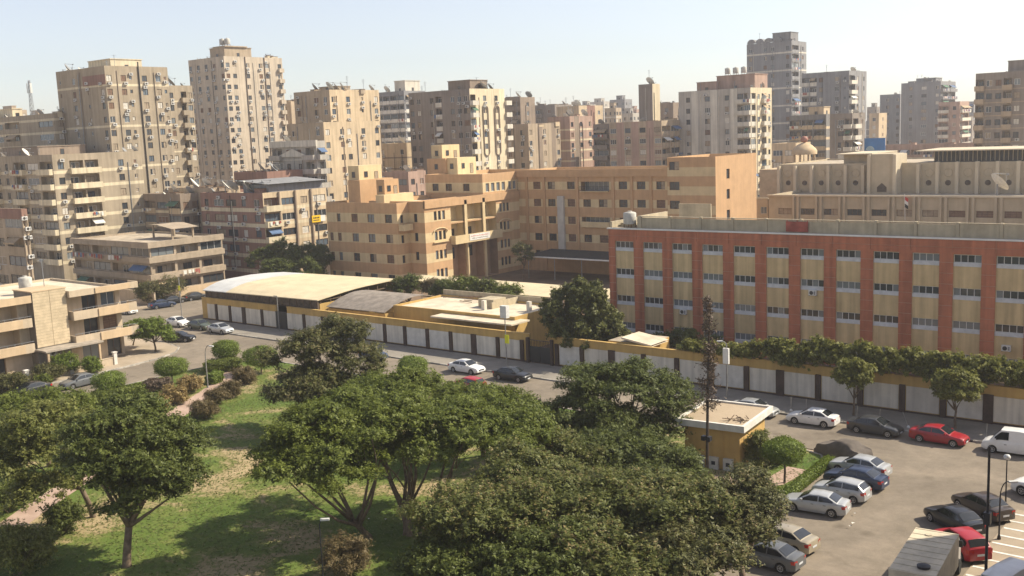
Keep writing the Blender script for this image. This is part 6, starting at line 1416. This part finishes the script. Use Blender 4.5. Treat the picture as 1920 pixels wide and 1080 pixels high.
    def flip(me):
        c = me.copy(); co = np.empty(len(c.vertices) * 3, dtype=np.float32); c.vertices.foreach_get('co', co); co = co.reshape(-1, 3); co[:, 1] *= -1; c.vertices.foreach_set('co', co.reshape(-1)); c.flip_normals(); return c
    P['hl2'], P['tl2'], P['rim2'] = flip(P['headlight']), flip(P['taillight']), flip(P['rim'])
    q = MB(); hw0 = hw(0)
    q.box(-1.0, 1.0, hw0 - .012, hw0 + .006, .205, .26)
    P['sill'] = q.mesh('door_sill', 'trim_black')
    CM[kind] = P
    return P
def car(kind, paint, label, x, y, heading, z=0.0, group=None, name=None, scale=1.0):
    P = car_parts(kind); S = P['S']
    root = thing(name or dict(sedan='parked_car', hatch='parked_car', suv='parked_car', van='parked_van')[kind], label, 'van' if kind == 'van' else 'car', (x, y, z), heading, group)
    root.scale = (scale,) * 3
    pm = 'paint_' + paint; key = (kind, paint)
    if key not in CM:
        CM[key] = (P['body'].mesh('body', [pm, 'trim_black'], smooth=True, sharp=38), P['mirror'].mesh('mirror', pm))
    bm_, mm = CM[key]
    link('body', bm_, root); link('windshield', P['wm'], root); link('rear_window', P['rm'], root)
    for g, h in zip(P['sm'], P['sm2']):
        if kind == 'van' and paint == 'white' and g is not P['sm'][0]: continue
        link('side_window', g, root); link('side_window', h, root)
    L2 = S['L'] / 2
    for wx in S['wb']:
        for s in (-1, 1):
            w_ = link('wheel', P['wheel'], root, (wx, s * (P['hw'](wx) - .10), S['wr'])); link('rim', P['rim'] if s > 0 else P['rim2'], w_)
    for k, k2, nm in (('headlight', 'hl2', 'headlight'), ('taillight', 'tl2', 'taillight')): link(nm, P[k], root); link(nm, P[k2], root)
    mx = S['gh'][-1][0] - .36; zz = lerp_tab(S['deck'], mx) + .06
    link('mirror', mm, root, (mx, P['hw'](mx) * .93, zz)); link('mirror', mm, root, (mx, -P['hw'](mx) * .93 - .17, zz))
    link('licence_plate', P['plate'], root, (-L2 - .012, 0, .55)); link('licence_plate', P['plate'], root, (L2 + .012, 0, .36)); link('grille', P['grille'], root, (L2 - .008, 0, .44))
    for hx in (mx - .75, mx - 1.6):
        if kind == 'van' and hx < mx - 1: continue
        link('door_handle', P['handle'], root, (hx, P['hw'](hx) * .985, .80)); link('door_handle', P['handle'], root, (hx, -P['hw'](hx) * .985 - .025, .80))
    return root
def at(px, py): p = onz(px, py, 0); return p.x, p.y
PI = math.pi
# along the wall (heading 0 = towards +X)
car('sedan', 'lightgrey', 'pale grey sedan half hidden behind the kiosk roof by the kerb', -42.0, 87.2, 0)
car('sedan', 'white', 'white sedan parked at the kerb behind the pale grey one', -36.2, 87.0, PI + .02)
car('sedan', 'darkgrey', 'dark grey sedan parked between the white sedan and the red sedan', -30.6, 87.0, -.02)
car('sedan', 'red', 'red sedan parked at the kerb under the clipped street tree', -25.3, 87.1, -.03)
car('van', 'white', 'white panel van parked at the kerb beyond the red sedan', -19.6, 87.2, PI + .02, scale=1.04)
car('sedan', 'white', 'white sedan at the kerb beside the marking pole near the iron gate', -77.6, 87.2, 0)
car('sedan', 'black', 'black sedan with reddish side parked near the iron gate', -70.6, 86.9, .02)
car('hatch', 'brightred', 'small red car glimpsed between the spreading trees and the street', -71.8, 80.9, PI)
car('hatch', 'blue', 'blue car glimpsed behind the tall olive tree', -92.5, 86.8, 0)
# nosed in to the park hedge (front towards -X)
car('sedan', 'silver', 'silver sedan nosed in to the hedge next to the tarpaulin covered car', -27.9, 76.1, PI - .06)
car('sedan', 'navy', 'dark navy sedan nosed in to the hedge between two silver cars', -27.2, 73.4, PI - .05)
car('hatch', 'silver', 'silver hatchback nosed in to the hedge beside the navy sedan', -27.1, 70.3, PI - .03)
car('sedan', 'silver', 'silver sedan parked under the flat olive tree beside the hatchback', -27.6, 66.9, PI + .10)
car('sedan', 'beige', 'beige gold sedan half under the trees with its boot towards the road', -26.9, 59.9, PI - .12)
car('sedan', 'gunmetal', 'gunmetal grey sedan under the thicket next to the beige sedan', -26.6, 56.9, PI - .05)
# right side of the square, noses to the road
car('suv', 'white', 'white estate car at the far side of the square near the lamp posts', -15.2, 77.8, PI - .25)
car('sedan', 'brown', 'dark brown sedan with chrome boot parked slanting by the striped forecourt', -18.1, 72.4, PI - .62)
car('sedan', 'black', 'black sedan parked slanting between the brown sedan and the red hatchback', -18.9, 68.9, PI - .62)
car('hatch', 'brightred', 'bright red hatchback parked slanting beside the truck', -17.4, 65.0, PI - .75, scale=1.06)
# side streets
car('sedan', 'gunmetal', 'dark grey sedan parked before the villa garden', *at(150, 724), -PI / 2 + .06)
car('sedan', 'black', 'black sedan with red tail lamps parked next along the villa kerb', *at(58, 740), -PI / 2 + .05)
car('sedan', 'white', 'white sedan at the corner kerb before the arched shed', *at(334, 611), -.02)
car('sedan', 'green', 'dark green saloon between the white and the silver car at the shed corner', *at(376, 617), 0)
car('sedan', 'silver', 'silver sedan at the kerb under the arched shed wall', *at(414, 624), 0)
car('sedan', 'black', 'black car behind the leafy villa street tree', *at(336, 640), .5)
car('sedan', 'navy', 'dark blue car in the side street before the tan street wall', *at(304, 577), PI / 2 - .15)
car('sedan', 'black', 'black car farther up the side street by the arched shed', *at(367, 562), PI / 2 - .1)
car('sedan', 'black', 'dark car ahead of the blue one in the side street', *at(325, 569), PI / 2 - .1)
car('sedan', 'white', 'white car half hidden behind the villa corner', *at(236, 588), .1)
# tarpaulin covered car
mat('tarp', (.125, .105, .088), .9, .15, 1.6)
tc = thing('covered_car', 'car under a crumpled grey brown dust cover beside the clipped tree', 'car', (-30.4, 79.3, 0), PI - .35)
S_ = CARS['sedan']; P = car_parts('sedan'); b = MB(); rows = []; xs_ = np.linspace(-2.36, 2.36, 40)
for x in xs_:
    xc = max(-2.24, min(2.24, x)); w_ = P['hw'](xc) + .05; dk = lerp_tab(S_['deck'], xc) + .03; e = 1.0 if abs(x) < 2.3 else .55
    inside = S_['gh'][0][0] < x < S_['gh'][-1][0]; rf = max(dk, lerp_tab(S_['gh'], x) + .03) if inside else dk
    f = max(0, min(1, (rf - dk) / .42)); wr_ = .03 * math.sin(x * 9)
    half = [(w_ + .12 + wr_, .07), (w_ + .07 - wr_ * .6, .38), (w_ + .02, dk * .72), (w_ * .96, dk - .03), (w_ * (.93 - .12 * f), dk + (rf - dk) * .55), (w_ * (.86 - .16 * f), rf - .05), (w_ * .42, rf + .012 * math.sin(x * 13)), (0, rf + .02)]
    half = [(y, z if k < 2 else max(.2, z * e)) for k, (y, z) in enumerate(half)]
    rows.append(len(b.v)); b.v += [(x, -y, z) for y, z in half] + [(x, y + .02 * math.sin(x * 7 + z * 5), z) for y, z in half[-2::-1]]
for i in range(39):
    for k in range(14): b.f.append((rows[i] + k, rows[i + 1] + k, rows[i + 1] + k + 1, rows[i] + k + 1)); b.m.append(0)
for i, o_ in ((0, 1), (39, -1)): b.f.append(tuple(rows[i] + k for k in range(15))[::o_]); b.m.append(0)
b.build('dust_cover', 'tarp', tc, smooth=True, sharp=60)
for wx in S_['wb']:
    for s in (-1, 1): w_ = link('wheel', P['wheel'], tc, (wx, s * .80, S_['wr'])); link('rim', P['rim'] if s > 0 else P['rim2'], w_)
# box truck seen from above
mat('truck_cream', (.60, .52, .38), .6, .15, .8); mat('truck_cab', (.55, .54, .50), .4, .1, coat=.4)
tk = thing('box_truck', 'cream roofed box truck parked beside the bright red hatchback', 'truck', (-17.3, 57.6, 0), PI / 2 + .10)
b = MB(); b.box(-3.6, 3.1, -1.2, 1.2, .85, 2.8); o = b.build('cargo_box', 'truck_cream', tk)
for k in range(9): q = MB(); q.box(-3.5 + k * .8, -3.44 + k * .8, -1.19, 1.19, 2.8, 2.825); q.build('roof_rib', 'truck_cream', tk)
q = MB(); q.lathe([(.34, 2.8), (.36, 2.93), (.2, 2.99), (0, 3.0)], 18, 0, (-2.6, -.4, 0)); q.build('roof_vent', 'black_metal', tk, smooth=True, sharp=40)
q = MB(); q.lathe([(.2, 2.8), (.2, 2.86), (.0, 2.87)], 14, 0, (2.2, .3, 0)); q.build('roof_hatch', 'truck_cream', tk)
q = MB(); q.poly([(3.2, -1.0, .5), (5.0, -1.0, .5), (5.0, -1.0, 1.3), (4.5, -.95, 2.2), (3.2, -.95, 2.3)]); q.poly([(3.2, 1.0, .5), (3.2, .95, 2.3), (4.5, .95, 2.2), (5.0, 1.0, 1.3), (5.0, 1.0, .5)])
pr = [(3.2, .5), (5.0, .5), (5.0, 1.3), (4.5, 2.2), (3.2, 2.3)]
for (xa, za), (xb, zb) in zip(pr, pr[1:] + pr[:1]):
    y1 = 1.0 if za < 2 else .95; y2 = 1.0 if zb < 2 else .95; q.quad((xa, -y1, za), (xa, y1, za), (xb, y2, zb), (xb, -y2, zb))
cb = q.build('cab', 'truck_cab', tk)
q = MB(); q.quad((4.98, -.85, 1.36), (4.98, .85, 1.36), (4.55, .82, 2.14), (4.55, -.82, 2.14)); q.v = [(x + .03, y, z) for x, y, z in q.v]; q.build('windshield', 'car_glass', tk)
q = MB(); q.box(-3.6, 4.6, -.45, .45, .5, .8); q.build('chassis', 'trim_black', tk)
q = MB(); pr2 = [(0, -.13), (.28, -.14), (.42, -.14), (.45, -.1), (.45, .1), (.42, .14), (.28, .14), (0, .13)]; z_ = MB(); z_.lathe(pr2, 18); q.v = [(v[0], v[2], v[1]) for v in z_.v]; q.f = z_.f; q.m = z_.m; wm_ = q.mesh('wheel', 'tyre', smooth=True, sharp=40)
for x in (-2.3, 4.0):
    for s in (-1, 1): link('wheel', wm_, tk, (x, s * 1.02, .45))
for s in (-1, 1): q = MB(); q.box(4.4, 4.5, s * 1.1 - .1, s * 1.1 + .12, 1.5, 1.9); q.build('mirror', 'trim_black', tk)
car('van', 'white', 'white van standing in the shade at the forecourt edge beside the truck', -13.2, 59.6, PI / 2 - .25, z=.07, scale=1.12)
# ================================================================== street furniture
mat('pole_grey', (.28, .27, .25), .6, .15, 2, metal=.2); mat('lamp_white', (.55, .55, .53), .4, 0)
mat('sign_lime', (.62, .62, .02), .5, 0)
def lamp(name, label, base, h, arm=(0, 0), r=.06, pm='pole_grey', head='globe', kink=0.0):
    o = thing(name, label, 'lamp post', (base[0], base[1], .05))
    q = MB()
    if head == 'hook':
        pts = [(0, 0, 0), (0, 0, h * .75)] + [(arm[0] * (1 - math.cos(t)), arm[1] * (1 - math.cos(t)), h * .75 + h * .25 * math.sin(t)) for t in np.linspace(.3, 1.9, 7)]
        q.tube(pts, [r * 1.2, r] + [r * .7] * 7, 7); e = pts[-1]
    else:
        q.tube([(0, 0, 0), (0, 0, h * .3), (0, 0, h)], [r * 1.4, r, r * .8], 8); e = (arm[0], arm[1], h + (.25 if arm != (0, 0) else 0))
        if arm != (0, 0): q.tube([(0, 0, h - .1), (arm[0] * .5, arm[1] * .5, h + .18), e], [r * .7] * 3, 6)
    q.lathe([(r * 2.4, 0), (r * 2.4, .12), (r * 1.4, .3)], 10); q.build('pole', pm, o, smooth=True, sharp=40)
    q = MB()
    if head == 'globe': q.lathe([(.05, -.05), (.2, .02), (.24, .16), (.16, .3), (0, .34)], 12, 0, e)
    else:
        a = math.atan2(arm[1], arm[0]) if arm != (0, 0) else 0; n0 = len(q.v)
        q.box(-.08, .46, -.11, .11, -.04, .07); q.v = [(e[0] + x * math.cos(a) - y * math.sin(a), e[1] + x * math.sin(a) + y * math.cos(a), e[2] + z) for x, y, z in q.v]
    q.build('lamp_head', 'lamp_white', o, smooth=head == 'globe')
    return o
b0 = gxy(390, 727); lamp('lamp_post', 'curved hook lamp post at the start of the pink path', b0, 4.9, (.55, .15), .06, head='hook')
b0 = gxy(607, 1098); lamp('lamp_post', 'thin park lamp post with a small head beside the spiky bronze bush', b0, 4.0, (.12, .1), .045, 'black_metal', head='arm')
b0 = atd(1203, 905, 74); lamp('lamp_post', 'leaning lamp post with a white head in the dark gap beside the kiosk', (b0.x, b0.y), atd(1203, 850, 74).z, (.55, -.2), .05, head='arm')
# lighting pole at the wall with a two sided box sign
o = lamp('street_light', 'street light with a white box sign rising behind the kiosk roof', (-46.3, 90.2), atd(1368, 645, 101.4).z, (-.35, -.3), .07, head='arm')
q = MB(); z = atd(1368, 668, 101.4).z; q.box(-.35, .25, -.12, .12, z - .8, z + .75); q.build('sign_box', 'white_paint', o)
q = MB(); q.box(-.36, -.352, -.1, .1, z - .75, z + .7); q.build('sign_face', 'frame_dark', o)
o = lamp('street_light', 'pole with a lime yellow plate and a boxy lamp by the iron gate', (-74.4, 90.6), atd(949, 585, 117.2).z, (0, 0), .07, head='arm')
q = MB(); z = atd(954, 636, 117.2).z; q.box(-.05, .55, -.12, -.08, z - .5, z + .5); q.build('plate', 'sign_lime', o)
q = MB(); z = atd(949, 582, 117.2).z; q.box(-.45, .45, -.3, .3, z - .9, z + .5); q.build('lamp_box', 'ac_white', o)
b0 = gxy(1848, 1092); zt_ = atd(1848, 838, math.hypot(*b0)).z
o = thing('black_pole', 'tall plain black steel pole between the truck and the forecourt', 'pole', (b0[0], b0[1], .05)); q = MB(); q.tube([(0, 0, 0), (0, 0, 1.2), (0, 0, zt_)], [.11, .085, .065], 10); q.lathe([(.3, 0), (.3, .05), (.14, .3)], 12); q.build('post', 'black_metal', o, smooth=True, sharp=40)
q = MB(); q.box(-.18, .18, -.2, .2, 3.6, 4.3); q.build('junction_box', 'black_metal', o)
b0 = gxy(1885, 962); lamp('lamp_post', 'grey lamp post with a drum head behind the dark brown sedan', b0, atd(1885, 862, math.hypot(*b0)).z, (0, 0), .05, 'black_metal')
b0 = gxy(1873, 1010); lamp('lamp_post', 'short black lamp post with a bent top next to the black sedan', b0, atd(1876, 905, math.hypot(*b0)).z, (.35, .3), .05, 'black_metal', head='hook')
o = thing('shed_pole', 'slim pole with a small bracket at the wall below the arched shed', 'pole', (-118.6, 93.3, .13)); q = MB(); q.tube([(0, 0, 0), (0, 0, 5.1)], .06, 7); q.box(-.7, .05, -.04, .04, 5.0, 5.1); q.build('post', 'pole_grey', o)
b0 = gxy(341, 592); o = thing('utility_pole', 'slim utility pole with a lime plate on the side street corner', 'pole', (b0[0], b0[1], 0)); q = MB(); q.tube([(0, 0, 0), (0, 0, 6.3)], .08, 7); q.build('post', 'pole_grey', o); q = MB(); q.box(-.25, .25, -.1, -.06, 4.2, 5.0); q.build('plate', 'sign_lime', o)
b0 = gxy(440, 690); o = thing('bollard', 'thin dark post beside the clipped tree at the park corner', 'post', (b0[0], b0[1], .1)); q = MB(); q.tube([(0, 0, 0), (0, 0, 1.5)], .05, 6); q.lathe([(0, 1.5), (.09, 1.55), (0, 1.65)], 8); q.build('post', 'black_metal', o)
# loudspeaker box on the dead cypress
q = MB(); q.box(-.35, -.05, -.25, .15, 3.0, 3.35); q.box(.12, .4, -.25, .15, 3.0, 3.35); q.box(-.3, .35, .0, .08, 3.12, 3.2)
o = q.build('loudspeaker', 'black_metal', None, (dc[0], dc[1] - .62, .1)); tag(o, 'pair of black boxes strapped to the dead cypress trunk', 'loudspeaker')
# thin no-parking rods chained along the kerb
k = 0
for x, lean in ((-39.4, 0), (-37.9, 0), (-33.2, .1), (-31.2, .15), (-28.6, -.5), (-22.2, 0), (-17.4, .5)):
    o = thing('kerb_rod', 'thin pale rod with a white foot standing on the pavement edge', 'rod', (x, 89.6, .13), group='thin rods along the pavement edge')
    q = MB(); q.tube([(0, 0, 0), (lean, 0, 1.35)], .018, 5); q.build('rod', 'kerb_pale', o); q = MB(); q.lathe([(.14, 0), (.14, .1), (.05, .2)], 8); q.build('foot', 'white_paint', o)
# litter
rg = random.Random(8)
mat('paper', (.66, .63, .56), .9, .1)
for i in range(10):
    px, py = rg.choice(((1500, 990), (1600, 980), (1480, 1000), (700, 980), (690, 985), (330, 665), (250, 690), (1380, 880), (1020, 830), (640, 960)))
    p = onz(px + rg.uniform(-30, 30), py + rg.uniform(-15, 15), 0); q = MB(); a, b_ = rg.uniform(.06, .13), rg.uniform(.05, .1)
    q.quad((-a, -b_, .02), (a, -b_ * .7, .07), (a * .8, b_, .03), (-a * .9, b_ * .8, .08)); o = q.build('paper_scrap', 'paper', None, (p.x, p.y, .12)); o.rotation_euler = (0, 0, rg.uniform(0, 6)); tag(o, 'crumpled pale paper scrap lying on the ground', 'litter', 'paper scraps on the ground')
# ================================================================== city haze
q = MB(); q.box(-1150, 500, -150, 1100, -1.2, 68)
hz = q.build('haze', []); hz['kind'] = 'stuff'; hz['label'] = 'thin pale city haze'
hm = bpy.data.materials.new('haze'); hm.use_nodes = True; t = hm.node_tree
for n in list(t.nodes):
    if n.type == 'BSDF_PRINCIPLED': t.nodes.remove(n)
pv_ = t.nodes.new('ShaderNodeVolumePrincipled'); pv_.inputs['Color'].default_value = (.93, .94, 1.0, 1); pv_.inputs['Density'].default_value = HAZE; pv_.inputs['Anisotropy'].default_value = .35
t.links.new(pv_.outputs[0], t.nodes['Material Output'].inputs['Volume'])
hz.data.materials.append(hm)
